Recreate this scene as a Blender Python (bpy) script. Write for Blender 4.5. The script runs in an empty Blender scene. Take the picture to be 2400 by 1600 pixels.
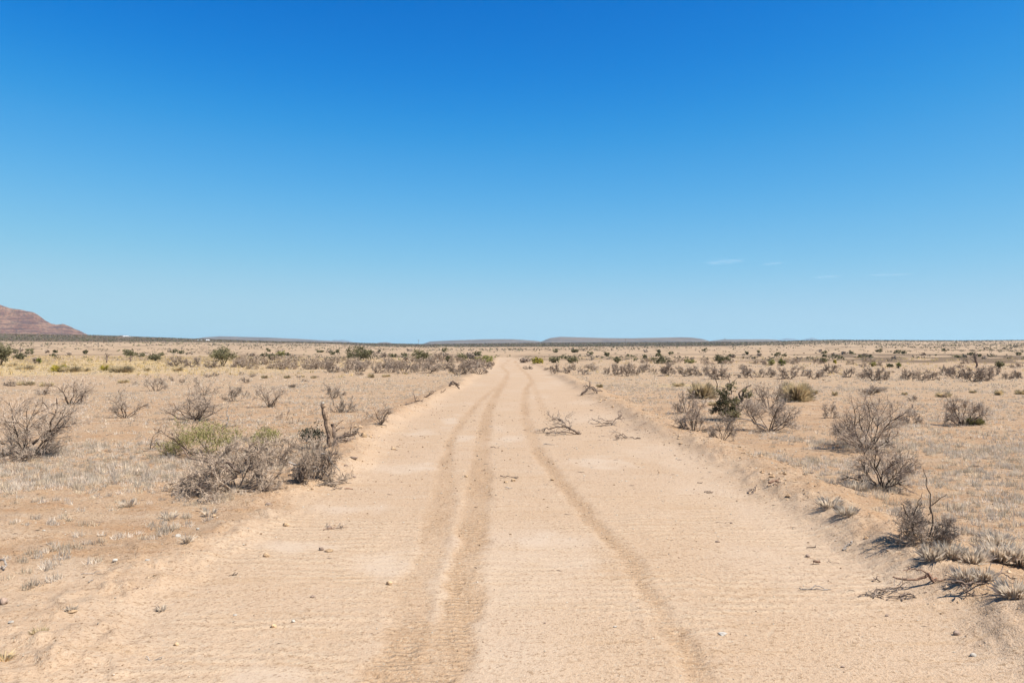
import bpy, math, random
import numpy as np
from mathutils import Vector, Matrix

C = bpy.context.scene.collection
SC = bpy.context.scene
F, HZ, VX = 1867.0, 823.0, 1190.0      # focal length, true horizon and road heading, in pixels of the 2400 x 1600 photograph
EYE = 2.5                              # camera height above the road, metres

# ------------------------------------------------------------------ camera
cam = bpy.data.objects.new('camera', bpy.data.cameras.new('camera'))
C.objects.link(cam)
cam.data.sensor_width = 36.0
cam.data.lens = 36.0 * F / 2400.0
cam.data.clip_start, cam.data.clip_end = 0.1, 300000.0
cam.location = (0, 0, EYE)
cam.rotation_euler = (math.radians(90) + math.atan((HZ - 800) / F), 0, -math.atan((1200 - VX) / F))
SC.camera = cam

# ------------------------------------------------------------------ sky and sun
SUN_EL, SUN_AZ = math.radians(54), math.radians(116)      # azimuth clockwise from the road's heading (+Y)
world = bpy.data.worlds.new('World'); SC.world = world
world.use_nodes = True
wn, wl = world.node_tree.nodes, world.node_tree.links
wn.clear()
sky = wn.new('ShaderNodeTexSky'); sky.sky_type = 'NISHITA'; sky.sun_disc = False
sky.sun_elevation, sky.sun_rotation = SUN_EL, SUN_AZ
sky.altitude, sky.air_density, sky.dust_density, sky.ozone_density = 1200, 1.0, 0.35, 3.0
# the deep polarised blue of the photograph: one colour response applied to the whole sky
K = 0.127
down = wn.new('ShaderNodeVectorMath'); down.operation = 'SCALE'; down.inputs['Scale'].default_value = K
cur = wn.new('ShaderNodeRGBCurve')
for ci, pts in enumerate((((0, 0), (.145, .0), (.18, .018), (.221, .060), (.358, .205), (.594, .39), (.77, .43), (1, .46)),
                          ((0, 0), (.13, .055), (.17, .095), (.236, .172), (.371, .360), (.557, .525), (.777, .635), (.9, .665), (1, .68)),
                          ((0, 0), (.27, .25), (.35, .41), (.445, .630), (.617, .770), (.775, .815), (.9, .81), (1, .81)))):
    cv = cur.mapping.curves[ci]
    cv.points[0].location, cv.points[-1].location = pts[0], pts[-1]
    for p in pts[1:-1]: cv.points.new(*p)
cur.mapping.update()
up = wn.new('ShaderNodeVectorMath'); up.operation = 'SCALE'; up.inputs['Scale'].default_value = 1 / K
bg = wn.new('ShaderNodeBackground'); bg.inputs['Strength'].default_value = 0.0637
wo = wn.new('ShaderNodeOutputWorld')
wl.new(sky.outputs[0], down.inputs[0]); wl.new(down.outputs[0], cur.inputs['Color']); wl.new(cur.outputs[0], up.inputs[0])
wl.new(up.outputs[0], bg.inputs['Color']); wl.new(bg.outputs[0], wo.inputs[0])
sun = bpy.data.objects.new('sun', bpy.data.lights.new('sun', 'SUN'))
C.objects.link(sun)
sun.data.energy, sun.data.angle, sun.data.color = 5.0, math.radians(0.53), (1.0, 0.965, 0.91)
sdir = Vector((math.sin(SUN_AZ) * math.cos(SUN_EL), math.cos(SUN_AZ) * math.cos(SUN_EL), math.sin(SUN_EL)))
sun.rotation_euler = sdir.to_track_quat('Z', 'Y').to_euler()
sun.location = sdir * 50
SC.view_settings.view_transform = 'Standard'
SC.view_settings.look = 'None'
SC.view_settings.exposure, SC.view_settings.gamma = 1.0, 1.0
SC.view_settings.use_curve_mapping = False
SC.cycles.use_denoising = True
SC.cycles.denoiser = 'OPENIMAGEDENOISE'
SC.cycles.denoising_input_passes = 'RGB_ALBEDO_NORMAL'
SC.cycles.denoising_prefilter = 'ACCURATE'
SC.cycles.use_adaptive_sampling = False
SC.cycles.max_bounces = 6
SC.cycles.diffuse_bounces = 3
SC.cycles.volume_bounces = 0
SC.cycles.transparent_max_bounces = 12

# ------------------------------------------------------------------ helpers: noise
def _hash(ix, iy, seed):
    h = (ix.astype(np.int64) * 374761393 + iy.astype(np.int64) * 668265263 + seed * 974634533) & 0xffffffff
    h = ((h ^ (h >> 13)) * 1274126177) & 0xffffffff
    h = ((h ^ (h >> 16)) * 2246822519) & 0xffffffff
    return ((h ^ (h >> 15)) & 0xffff) / 65535.0
def vnoise(x, y, seed=0):
    x, y = np.asarray(x, float), np.asarray(y, float)
    ix, iy = np.floor(x), np.floor(y)
    fx, fy = x - ix, y - iy
    fx, fy = fx * fx * (3 - 2 * fx), fy * fy * (3 - 2 * fy)
    a, b = _hash(ix, iy, seed), _hash(ix + 1, iy, seed)
    c, d = _hash(ix, iy + 1, seed), _hash(ix + 1, iy + 1, seed)
    return (a + (b - a) * fx) * (1 - fy) + (c + (d - c) * fx) * fy
def fbm(x, y, seed=0, octv=4):
    s, a, t = 0.0, 1.0, 0.0
    for i in range(octv):
        s = s + a * vnoise(x * 2.03 ** i + 17.3 * i, y * 2.03 ** i - 9.1 * i, seed + i)
        t += a; a *= 0.5
    return s / t
def sstep(a, b, x):
    t = np.clip((x - a) / (b - a), 0, 1)
    return t * t * (3 - 2 * t)

# ------------------------------------------------------------------ the lie of the land
YH_X = [-2600, -400, 0, 220, 450, 600, 760, 900, 1000, 1250, 1450, 1800, 1870, 1950, 2100, 2250, 2400, 3200, 5000]
YH_Y = [795, 789, 789, 790, 796, 800, 803, 805.5, 807, 804, 803, 802, 800, 798.8, 800.2, 801.6, 801.6, 800, 800]
def bearing(x, y):                     # bearing from the lookout, as the tangent scale the landmarks were measured on
    az = np.clip(np.arctan2(x, y), -1.15, 1.15)
    return VX + F * np.tan(az)
def road_centre(y):
    return np.interp(y, [-60, 0, 10, 17, 26, 45, 61, 90, 110, 130, 160, 190, 230], [.5, .5, .4, .8, .35, .55, .75, .9, 1.2, 1.0, .1, -.4, -.6])
def road_half(y):
    return np.interp(y, [-60, 10, 17, 26, 61, 90, 110, 140, 190, 230], [4.4, 4.35, 4.4, 4.45, 4.4, 4.4, 3.9, 3.1, 2.1, 1.4])

TRACKS = [  # worn wheel tracks: (pixel x, pixel y, half width m)
 [(1170, 902, .13), (1145, 919, .14), (1119, 942, .13), (1099, 965, .12), (1073, 998, .14), (1053, 1034, .12), (1045, 1070, .16), (1043, 1108, .20), (1043, 1146, .19), (1027, 1197, .20), (1017, 1240, .19), (1013, 1276, .17), (998, 1315, .19), (965, 1353, .20), (962, 1430, .20), (957, 1506, .22), (919, 1557, .24), (906, 1598, .22), (880, 1750, .2), (850, 2000, .2)],
 [(1196, 850, .18), (1175, 863, .2), (1191, 873, .24), (1183, 891, .24), (1168, 914, .23), (1155, 937, .21), (1142, 965, .19), (1135, 1006, .19), (1127, 1057, .20), (1127, 1108, .21), (1122, 1159, .21), (1114, 1197, .21), (1109, 1233, .20), (1105, 1276, .19), (1097, 1327, .20), (1092, 1378, .19), (1072, 1430, .18), (1059, 1480, .20), (1034, 1582, .18), (1005, 1750, .24), (960, 2000, .23)],
 [(1204, 850, .18), (1214, 862, .2), (1239, 878, .24), (1247, 891, .25), (1232, 911, .24), (1229, 942, .22), (1233, 980, .20), (1249, 1024, .20), (1262, 1057, .20), (1283, 1080, .17), (1303, 1110, .15), (1329, 1141, .17), (1359, 1172, .17), (1385, 1205, .17), (1409, 1228, .16), (1455, 1274, .13), (1493, 1322, .12), (1514, 1373, .10), (1547, 1419, .11), (1578, 1465, .13), (1613, 1506, .14), (1634, 1544, .14), (1646, 1583, .15), (1720, 1750, .2), (1850, 2000, .2)],
 [(1249, 897, .16), (1262, 927, .17), (1272, 960, .16), (1290, 982, .13)],
]
def flat_xy(px, py):
    d = F * EYE / (py - HZ)
    return (px - VX) / F * d, d
TRK = []
for tr in TRACKS:
    pts = sorted([(flat_xy(a, b) + (w,)) for a, b, w in tr], key=lambda p: p[1])
    a = np.array(pts)
    TRK.append((a[:, 1], a[:, 0], a[:, 2]))
def track_mask(x, y, i):
    ty, tx, tw = TRK[i]
    wob = (fbm(x * 2.2, y * 1.1, 41 + i, 3) - .5) * .22
    dist = np.abs(x - np.interp(y, ty, tx) + wob * .6) - np.interp(y, ty, tw) * (.78 if i == 2 else .95) - (vnoise(x * 6, y * 6, 77 + i) - .5) * .12
    m = sstep(.09, -.07, dist) * (.55 + .45 * sstep(.35, .55, fbm(x * 1.1, y * .45, 43 + i, 3)))
    fade = sstep(ty[0] - 1, ty[0] + 1, y) * sstep(ty[-1] + 12, ty[-1] - 4, y)
    if i == 3: fade = fade * .55
    if i == 0: fade = fade * .9
    return m * fade
def track_ridge(x, y):
    z = 0
    for i in range(4):
        ty, tx, tw = TRK[i]
        wob = (fbm(x * 2.2, y * 1.1, 41 + i, 3) - .5) * .22
        dist = np.abs(x - np.interp(y, ty, tx) + wob * .6) - np.interp(y, ty, tw)
        z = z + np.exp(-((dist - .08) / .055) ** 2) * (.3 + vnoise(x * 5, y * 5, 79 + i)) * sstep(ty[0] - 1, ty[0] + 1, y) * sstep(ty[-1] + 12, ty[-1] - 4, y) * (.5 if i == 3 else 1)
    return z
def tracks_mask(x, y):
    m = 0
    for i in range(4): m = np.maximum(m, track_mask(x, y, i))
    return m

def far_height(x, y):
    d = np.hypot(x, y)
    px = bearing(x, y)
    yh = np.interp(px, YH_X, YH_Y)
    dd = np.clip(d, 1, 3000)
    u = np.clip(np.log(dd / 140.0) / math.log(3000 / 140.0), 0, 1)
    yy = 846 + (yh - 846) * (1 - (1 - u) ** 1.9)
    z = EYE + (HZ - yy) / F * dd
    z = z * sstep(80, 175, d)
    return np.where(d > 3000, z * (1 - .0 * d), z)
def road_t(x, y):                      # signed metres beyond the road edge, with a ragged edge
    return np.abs(x - road_centre(y)) - road_half(y) + 60 * sstep(205, 222, y) - (fbm(x * .5, y * .5, 5, 3) - .5) * .9
def height(x, y, fine=True):
    x, y = np.asarray(x, float), np.asarray(y, float)
    d = np.hypot(x, y)
    z = far_height(x, y)
    near = sstep(240, 150, d)
    t = road_t(x, y)
    side = np.where(x > road_centre(y), 1.0, 0.0)
    amp = np.where(side > 0, .17, .14 * sstep(11, 19, y) + .015)
    amp = amp * (0.35 + 1.2 * fbm(x * .35 + 9, y * .35, 11, 3))
    berm = amp * np.exp(-((t - .25) / np.where(t < .25, .62, .62)) ** 2)
    z = z + near * berm
    rd = sstep(.1, -.7, t)
    z = z - near * rd * .06 + near * (1 - rd) * (fbm(x * .22, y * .22, 21, 3) - .5) * .16
    if fine:
        nf = sstep(140, 40, d)
        off = 1 - rd
        z = z + nf * off * ((fbm(x * 1.1, y * 1.1, 31, 4) - .5) * .085 + (fbm(x * 4.5, y * 4.5, 35, 3) - .5) * .034)
        bm = np.exp(-((t - .1) / .7) ** 2)
        z = z + nf * bm * (np.abs(fbm(x * 3.2, y * 3.2, 51, 3) - .5) * .10 + (fbm(x * 8, y * 8, 53, 2) - .5) * .03 + sstep(.56, .74, fbm(x * 5.2, y * 5.2, 55, 3)) * .045)
        tm = tracks_mask(x, y)
        z = z + nf * rd * (1 - tm) * ((fbm(x * 1.4, y * 1.4, 61, 3) - .5) * .022)
        z = z + nf * rd * track_ridge(x, y) * .0035
        z = z + nf * rd * tm * (-.016 + (fbm(x * 7, y * 9, 67, 3) - .5) * .045)
    return z
def h1(x, y): return float(height(np.array([x]), np.array([y]))[0])

CAMM = cam.rotation_euler.to_matrix()
def at(px, py, z0=None):               # where the sight line through a pixel of the photograph meets the ground
    dv = CAMM @ Vector(((px - 1200) / F, (800 - py) / F, -1.0))
    dv = dv / math.hypot(dv.x, dv.y)
    s = np.exp(np.linspace(math.log(3.0), math.log(3000), 3000))
    diff = EYE + s * dv.z - height(s * dv.x, s * dv.y, False)
    k = np.argmax(diff <= 0)
    if diff[k] > 0: k = len(s) - 1
    a, b = s[max(k - 1, 0)], s[k]
    da, db = diff[max(k - 1, 0)], diff[k]
    r = a + (b - a) * (da / (da - db) if da != db else 0)
    x, y = r * dv.x, r * dv.y
    return x, y, h1(x, y), r

# ------------------------------------------------------------------ helpers: meshes and objects
def mesh_np(name, V, Fc, mats, smooth=False, mi=None):
    V = np.ascontiguousarray(V, np.float32); Fc = np.asarray(Fc, np.int32)
    me = bpy.data.meshes.new(name)
    n, k = Fc.shape
    me.vertices.add(len(V)); me.vertices.foreach_set('co', V.ravel())
    me.loops.add(n * k); me.loops.foreach_set('vertex_index', np.ascontiguousarray(Fc).ravel())
    me.polygons.add(n)
    me.polygons.foreach_set('loop_start', np.arange(0, n * k, k, dtype=np.int32))
    me.polygons.foreach_set('loop_total', np.full(n, k, np.int32))
    for m in (mats if isinstance(mats, (list, tuple)) else [mats]): me.materials.append(m)
    if mi is not None: me.polygons.foreach_set('material_index', np.asarray(mi, np.int32))
    me.polygons.foreach_set('use_smooth', np.full(n, smooth))
    me.update(calc_edges=True)
    me.validate()
    return me
def obj(name, me, parent=None, loc=None):
    o = bpy.data.objects.new(name, me); C.objects.link(o)
    if parent: o.parent = parent
    if loc: o.location = loc
    return o
def tag(o, label, cat=None, group=None, kind=None):
    o['label'] = label
    if cat: o['category'] = cat
    if group: o['group'] = group
    if kind: o['kind'] = kind
    return o
def thing(name, label, cat, loc, rz=0.0, group=None, scale=None):
    o = bpy.data.objects.new(name, None); C.objects.link(o)
    o.empty_display_size = .2
    o.location = loc; o.rotation_euler = (0, 0, rz)
    if scale: o.scale = scale
    return tag(o, label, cat, group)
def copy_tree(o, parent=None):
    c = o.copy(); C.objects.link(c); c.parent = parent
    for ch in list(o.children): copy_tree(ch, c)
    return c

# ------------------------------------------------------------------ materials
def mat(name, build, rough=.95):
    m = bpy.data.materials.new(name); m.use_nodes = True
    nt = m.node_tree; n, l = nt.nodes, nt.links
    b = n['Principled BSDF']; b.inputs['Roughness'].default_value = rough
    b.inputs['Specular IOR Level'].default_value = .15
    build(n, l, b)
    return m
def N(n, l, typ, **kw):
    nd = n.new(typ)
    for k, v in kw.items():
        if k.startswith('_'): setattr(nd, k[1:], v)
        else:
            key = k.replace('__', ' ')
            s = nd.inputs[int(key[1:])] if key[0] == 'i' and key[1:].isdigit() else nd.inputs[key]
            if hasattr(v, 'is_output'): l.new(v, s)
            else: s.default_value = v
    return nd
def mix(n, l, f, a, b, mode='MIX'):
    nd = n.new('ShaderNodeMix'); nd.data_type = 'RGBA'; nd.blend_type = mode
    for s, v in ((0, f), (6, a), (7, b)):
        if hasattr(v, 'is_output'): l.new(v, nd.inputs[s])
        else: nd.inputs[s].default_value = v if s == 0 else (*v, 1)
    return nd.outputs[2]
ALB = .76
def lin(c, k=ALB): return tuple(v * k for v in c)
def soil(c): return (c[0] * ALB * .965, c[1] * ALB * .975, c[2] * ALB * .965)
def ramp(n, l, fac, a, b, c0=0.0, c1=1.0):
    nd = n.new('ShaderNodeMapRange'); nd.interpolation_type = 'SMOOTHSTEP'
    l.new(fac, nd.inputs[0])
    for i, v in ((1, a), (2, b), (3, c0), (4, c1)): nd.inputs[i].default_value = v
    return nd.outputs[0]
def math_(n, l, op, a, b=0.0):
    nd = n.new('ShaderNodeMath'); nd.operation = op
    for i, v in ((0, a), (1, b)):
        if hasattr(v, 'is_output'): l.new(v, nd.inputs[i])
        else: nd.inputs[i].default_value = v
    return nd.outputs[0]

SAND, ROADC, TRACKC, HARD = (.465, .292, .165), (.470, .318, .200), (.410, .258, .148), (.500, .380, .280)
blend = mix
def ground_build(n, l, b):
    def mix(n, l, f, a, c): return blend(n, l, f, soil(a) if isinstance(a, tuple) else a, soil(c) if isinstance(c, tuple) else c)
    geo = n.new('ShaderNodeNewGeometry'); P = geo.outputs['Position']
    surf = N(n, l, 'ShaderNodeAttribute', _attribute_name='surf')
    band = N(n, l, 'ShaderNodeAttribute', _attribute_name='band')
    ss = n.new('ShaderNodeSeparateColor'); l.new(surf.outputs['Color'], ss.inputs[0])
    sb = n.new('ShaderNodeSeparateColor'); l.new(band.outputs['Color'], sb.inputs[0])
    def noise(scale, detail=4, rough=.55, sx=1, sy=1):
        mp = n.new('ShaderNodeMapping'); l.new(P, mp.inputs[0]); mp.inputs['Scale'].default_value = (sx, sy, 1)
        t = n.new('ShaderNodeTexNoise'); l.new(mp.outputs[0], t.inputs[0])
        t.inputs['Scale'].default_value = scale; t.inputs['Detail'].default_value = detail; t.inputs['Roughness'].default_value = rough
        return t.outputs[0]
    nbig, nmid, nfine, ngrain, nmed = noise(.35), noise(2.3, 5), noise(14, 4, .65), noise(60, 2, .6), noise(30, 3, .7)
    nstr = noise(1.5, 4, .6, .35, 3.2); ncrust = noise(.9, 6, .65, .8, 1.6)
    desert = mix(n, l, ramp(n, l, nmid, .35, .66), SAND, (.470, .315, .200))
    desert = mix(n, l, ramp(n, l, nbig, .35, .65, 0, .5), desert, (.425, .250, .130))
    road = mix(n, l, ramp(n, l, nbig, .3, .7), ROADC, (.480, .332, .218))
    road = mix(n, l, ramp(n, l, nstr, .5, .68, 0, .5), road, (.430, .275, .155))
    desert = mix(n, l, ramp(n, l, ncrust, .52, .60, 0, .55), desert, (.50, .355, .235))
    desert = mix(n, l, ramp(n, l, ncrust, .47, .38, 0, .65), desert, (.405, .222, .108))
    road = mix(n, l, ramp(n, l, ncrust, .55, .62, 0, .4), road, (.50, .36, .245))
    road = mix(n, l, ss.outputs[2], road, HARD)
    c = mix(n, l, ss.outputs[0], desert, road)
    tfac = math_(n, l, 'MULTIPLY', ss.outputs[1], ramp(n, l, nfine, .25, .6, .55, 1.0))
    c = mix(n, l, tfac, c, TRACKC)
    wv = n.new('ShaderNodeTexWave'); wv.wave_type = 'BANDS'; wv.bands_direction = 'Y'; wv.wave_profile = 'SIN'
    l.new(P, wv.inputs[0]); wv.inputs['Scale'].default_value = 1.5; wv.inputs['Distortion'].default_value = 9.0; wv.inputs['Detail'].default_value = 3; wv.inputs['Detail Scale'].default_value = .55
    washb = math_(n, l, 'MULTIPLY', math_(n, l, 'MULTIPLY', surf.outputs['Alpha'], wv.outputs['Fac']), ramp(n, l, nmid, .36, .58, .25, 1.0))
    c = mix(n, l, math_(n, l, 'MULTIPLY', washb, .55), c, (.56, .41, .275))
    wt = n.new('ShaderNodeTexWave'); wt.wave_type = 'BANDS'; wt.bands_direction = 'Y'
    l.new(P, wt.inputs[0]); wt.inputs['Scale'].default_value = 3.1; wt.inputs['Distortion'].default_value = 5.0; wt.inputs['Detail'].default_value = 3; wt.inputs['Detail Scale'].default_value = 2.2
    tread = math_(n, l, 'MULTIPLY', math_(n, l, 'MULTIPLY', ss.outputs[1], wt.outputs['Fac']), ramp(n, l, nmid, .34, .52, .2, 1.0))
    c = mix(n, l, math_(n, l, 'MULTIPLY', tread, .35), c, (.48, .33, .205))
    # crumbs, chips and grains, then painted flecks of shade
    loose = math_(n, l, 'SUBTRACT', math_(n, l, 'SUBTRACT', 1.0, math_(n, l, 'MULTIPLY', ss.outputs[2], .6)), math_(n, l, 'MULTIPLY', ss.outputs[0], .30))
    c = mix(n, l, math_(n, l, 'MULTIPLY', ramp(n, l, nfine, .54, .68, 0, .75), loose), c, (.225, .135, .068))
    c = mix(n, l, math_(n, l, 'MULTIPLY', ramp(n, l, nfine, .42, .30, 0, .6), loose), c, (.46, .375, .285))
    c = mix(n, l, ramp(n, l, ngrain, .60, .75, 0, .5), c, (.52, .43, .33))
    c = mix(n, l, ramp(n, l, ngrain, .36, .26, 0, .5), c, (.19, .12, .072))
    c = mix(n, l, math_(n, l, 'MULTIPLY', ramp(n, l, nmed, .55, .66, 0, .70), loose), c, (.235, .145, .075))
    c = mix(n, l, ramp(n, l, nmed, .43, .34, 0, .60), c, (.54, .42, .29))
    shade_fleck = math_(n, l, 'MULTIPLY', ramp(n, l, nmed, .565, .63, 0, .95), math_(n, l, 'SUBTRACT', 1.0, math_(n, l, 'MULTIPLY', ss.outputs[0], .45)))  # tiny shadows on rough soil, painted in as dark flecks
    c = mix(n, l, math_(n, l, 'MULTIPLY', shade_fleck, ramp(n, l, nmid, .40, .60, .25, 1.0)), c, (.20, .112, .055))
    # plant cover too far off to tell apart
    c = mix(n, l, sb.outputs[2], c, (.395, .280, .178))
    c = mix(n, l, sb.outputs[1], c, (.50, .355, .165))
    c = mix(n, l, sb.outputs[0], c, (.088, .056, .032))
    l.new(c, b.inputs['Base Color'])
    hh = math_(n, l, 'ADD', math_(n, l, 'MULTIPLY', nfine, .6), math_(n, l, 'MULTIPLY', ngrain, .25))
    hh = math_(n, l, 'ADD', hh, math_(n, l, 'MULTIPLY', nmid, .5))
    hh = math_(n, l, 'ADD', hh, math_(n, l, 'MULTIPLY', nmed, .30))
    hh = math_(n, l, 'ADD', hh, math_(n, l, 'MULTIPLY', washb, .55))
    hh = math_(n, l, 'ADD', hh, math_(n, l, 'MULTIPLY', tread, .5))
    bp = n.new('ShaderNodeBump'); l.new(hh, bp.inputs['Height'])
    rl = math_(n, l, 'SUBTRACT', 1.0, math_(n, l, 'MULTIPLY', ss.outputs[0], .45))
    rl = math_(n, l, 'SUBTRACT', rl, math_(n, l, 'MULTIPLY', ss.outputs[2], .35))
    rl = math_(n, l, 'ADD', rl, math_(n, l, 'MULTIPLY', ss.outputs[1], .15))
    l.new(math_(n, l, 'MULTIPLY', rl, .9), bp.inputs['Strength']); bp.inputs['Distance'].default_value = .06
    l.new(bp.outputs[0], b.inputs['Normal'])
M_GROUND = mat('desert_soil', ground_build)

# ------------------------------------------------------------------ ground, road, tracks and berms: one height sheet cut along the road edges
def build_ground():
    r1 = np.exp(np.arange(math.log(2.6), math.log(260), .0098))
    r2 = np.exp(np.linspace(math.log(262), math.log(20500), 110))
    R = np.concatenate([[0.02, .8, 1.7], r1, r2])
    a0 = np.radians(np.arange(-43, 43.001, .18))
    rest = np.radians(np.arange(46, 315, 3.2))
    A = np.concatenate([a0, rest])
    nr, na = len(R), len(A)
    rr, aa = np.meshgrid(R, A, indexing='ij')
    X, Y = rr * np.sin(aa), rr * np.cos(aa)
    Z = height(X.ravel(), Y.ravel()).reshape(X.shape)
    idx = np.arange(nr * na).reshape(nr, na)
    nx = np.roll(idx, -1, axis=1)
    quads = np.stack([idx[:-1], idx[1:], nx[1:], nx[:-1]], -1).reshape(-1, 4)[:, ::-1]
    V = np.stack([X, Y, Z], -1).reshape(-1, 3)
    x, y, z = V.T
    d = np.hypot(x, y)
    t = road_t(x, y)
    onroad = (y < 225) & (d < 400)
    rd = sstep(.55, -.5, t + (fbm(x * 1.7, y * 1.7, 91, 3) - .5) * .8) * onroad
    rd = np.maximum(rd, .85 * sstep(11.5, 7.5, y + (fbm(x * .8, y * .8, 93, 3) - .5) * 5) * (x < 0) * (x > -14) * (y > -20))
    tm = tracks_mask(x, y) * onroad * (rd > .1)
    # smooth hard-pan patches swept bare by the grader
    hp = .55 * sstep(.50, .74, fbm(x * .42 + 3.1, y * .20, 101, 4))
    for px, py, wx, wy in ((930, 1092, 130, 14), (800, 1180, 110, 16), (690, 1268, 170, 12), (900, 1300, 95, 34), (1085, 1022, 36, 12), (1200, 1022, 40, 10),
                           (1310, 1255, 90, 26), (1060, 980, 24, 14), (985, 1010, 60, 10), (1400, 1075, 70, 24), (640, 1562, 90, 30), (1230, 1258, 60, 18)):
        cx, cy = flat_xy(px, py)
        sx = wx / F * cy; sy = wy * cy * cy / (F * EYE)
        q = np.sqrt(((x - cx) / sx) ** 2 + ((y - cy) / sy) ** 2) + (fbm(x * 2.2, y * 1.3, 103, 4) - .5) * 1.7
        hp = np.maximum(hp, sstep(1.25, .3, q))
    hp = np.clip(hp * rd * (1 - tm) * (.45 + .9 * fbm(x * 3.1, y * 2.3, 107, 3)), 0, 1) * .72
    hp = hp * sstep(.35, -.6, t + .5)
    cor = sstep(17, 10, y) * (.15 + .85 * sstep(.40, .62, fbm(x * .45, y * .6, 63, 3))) * rd * (1 - tm) * (1 - .6 * hp) * (y > 0)
    surf = np.stack([rd, tm, hp, cor], -1)
    px = bearing(x, y)
    ys = HZ - (z - EYE) / np.maximum(d, 1) * F
    yh = np.interp(px, YH_X, YH_Y)
    n1 = fbm(px / 90, np.log(np.maximum(d, 1)) * 9, 111, 4)
    lo = np.interp(px, [-400, 0, 600, 760, 900, 1100, 1300, 1500, 1700, 1850, 2000, 2400], [804, 803.5, 804, 806, 811.5, 813, 812.5, 812, 811, 807.5, 803, 802])
    dark = sstep(lo + 2, lo - 1.5, ys + (n1 - .5) * 4) * np.interp(px, [0, 700, 900, 1700, 1900, 2400], [.82, .82, .9, .85, .45, .35])
    wash = sstep(849, 845, ys) * sstep(826, 831, ys)
    grey = wash * sstep(.44, .56, n1 + np.interp(px, [0, 600, 1200, 1700, 2000, 2400], [-.06, .0, .0, .02, .07, .07])) * np.interp(px, [0, 500, 1700, 2000, 2400], [.35, .4, .4, .72, .75])
    scr = sstep(828, 822, ys) * sstep(.52, .70, fbm(px / 30, np.log(np.maximum(d, 1)) * 22, 117, 3)) * .4
    dark = np.clip(np.maximum(np.maximum(dark, grey), scr), 0, 1) * sstep(120, 150, d) * (1 - rd)
    straw = sstep(875, 868, ys) * sstep(838, 846, ys) * np.interp(px, [-300, 0, 350, 600, 800, 1100], [.55, .6, .55, .35, .12, 0])
    straw = straw * (.5 + .9 * fbm(px / 50, np.log(np.maximum(d, 1)) * 20, 113, 3))
    cx, cy = flat_xy(1610, 904)
    straw = np.maximum(straw, .55 * sstep(1.2, .4, np.sqrt(((x - cx) / 3.6) ** 2 + ((y - cy) / 3.0) ** 2) + (n1 - .5)))
    straw = np.clip(straw, 0, .8) * (1 - rd)
    pale = sstep(35, 70, d) * .55 + sstep(150, 260, d) * .15
    pale = pale * (.45 + .9 * fbm(x * .12, y * .05, 119, 3)) * (1 - rd)
    band = np.stack([dark, straw, np.clip(pale, 0, .8), np.ones_like(dark)], -1)
    # cut the sheet
    fc = V[quads].mean(1)
    ft = road_t(fc[:, 0], fc[:, 1])
    fr = (fc[:, 1] < 228) & (fc[:, 1] > -60) & (np.hypot(fc[:, 0], fc[:, 1]) < 240)
    cls = np.zeros(len(quads), int)
    cls[(ft < 0) & fr] = 1
    cls[(ft >= 0) & (ft < .85) & fr & (fc[:, 1] > 5) & (fc[:, 1] < 120) & (fc[:, 0] < 0)] = 2
    cls[(ft >= 0) & (ft < .85) & fr & (fc[:, 1] > 5) & (fc[:, 1] < 120) & (fc[:, 0] > 0)] = 3
    for i in range(4):
        m = track_mask(fc[:, 0], fc[:, 1], i)
        cls[(cls == 1) & (m > (.4 if i != 3 else .22)) & (fc[:, 1] > 4)] = 10 + i
    def cut(c, name):
        q = quads[cls == c]
        u, inv = np.unique(q.ravel(), return_inverse=True)
        me = mesh_np(name, V[u], inv.reshape(-1, 4), M_GROUND, smooth=True)
        for an, arr in (('surf', surf), ('band', band)):
            at_ = me.attributes.new(an, 'FLOAT_COLOR', 'POINT')
            at_.data.foreach_set('color', np.ascontiguousarray(arr[u], np.float32).ravel())
        return me
    tag(obj('ground', cut(0, 'ground')), 'sandy desert plain with tufts of grass rising gently to the horizon', 'ground', kind='structure')
    road = tag(obj('road', cut(1, 'road')), 'graded pale dirt road running straight away across the plain', 'road', kind='structure')
    tag(obj('berm', cut(2, 'berm')), 'low windrow of loose dirt along the left edge of the road', 'berm', kind='structure')
    tag(obj('berm', cut(3, 'berm')), 'low windrow of loose dirt along the right edge of the road', 'berm', kind='structure')
    for i, lb in enumerate(('faint outer wheel track curving off to the left', 'broad darker wheel track beside the outer one', 'wheel track swinging across the road to the right', 'short faint track branching off near the fallen branch')):
        obj('tyre_track', cut(10 + i, 'tyre_track'), road)['label'] = lb
build_ground()
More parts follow.
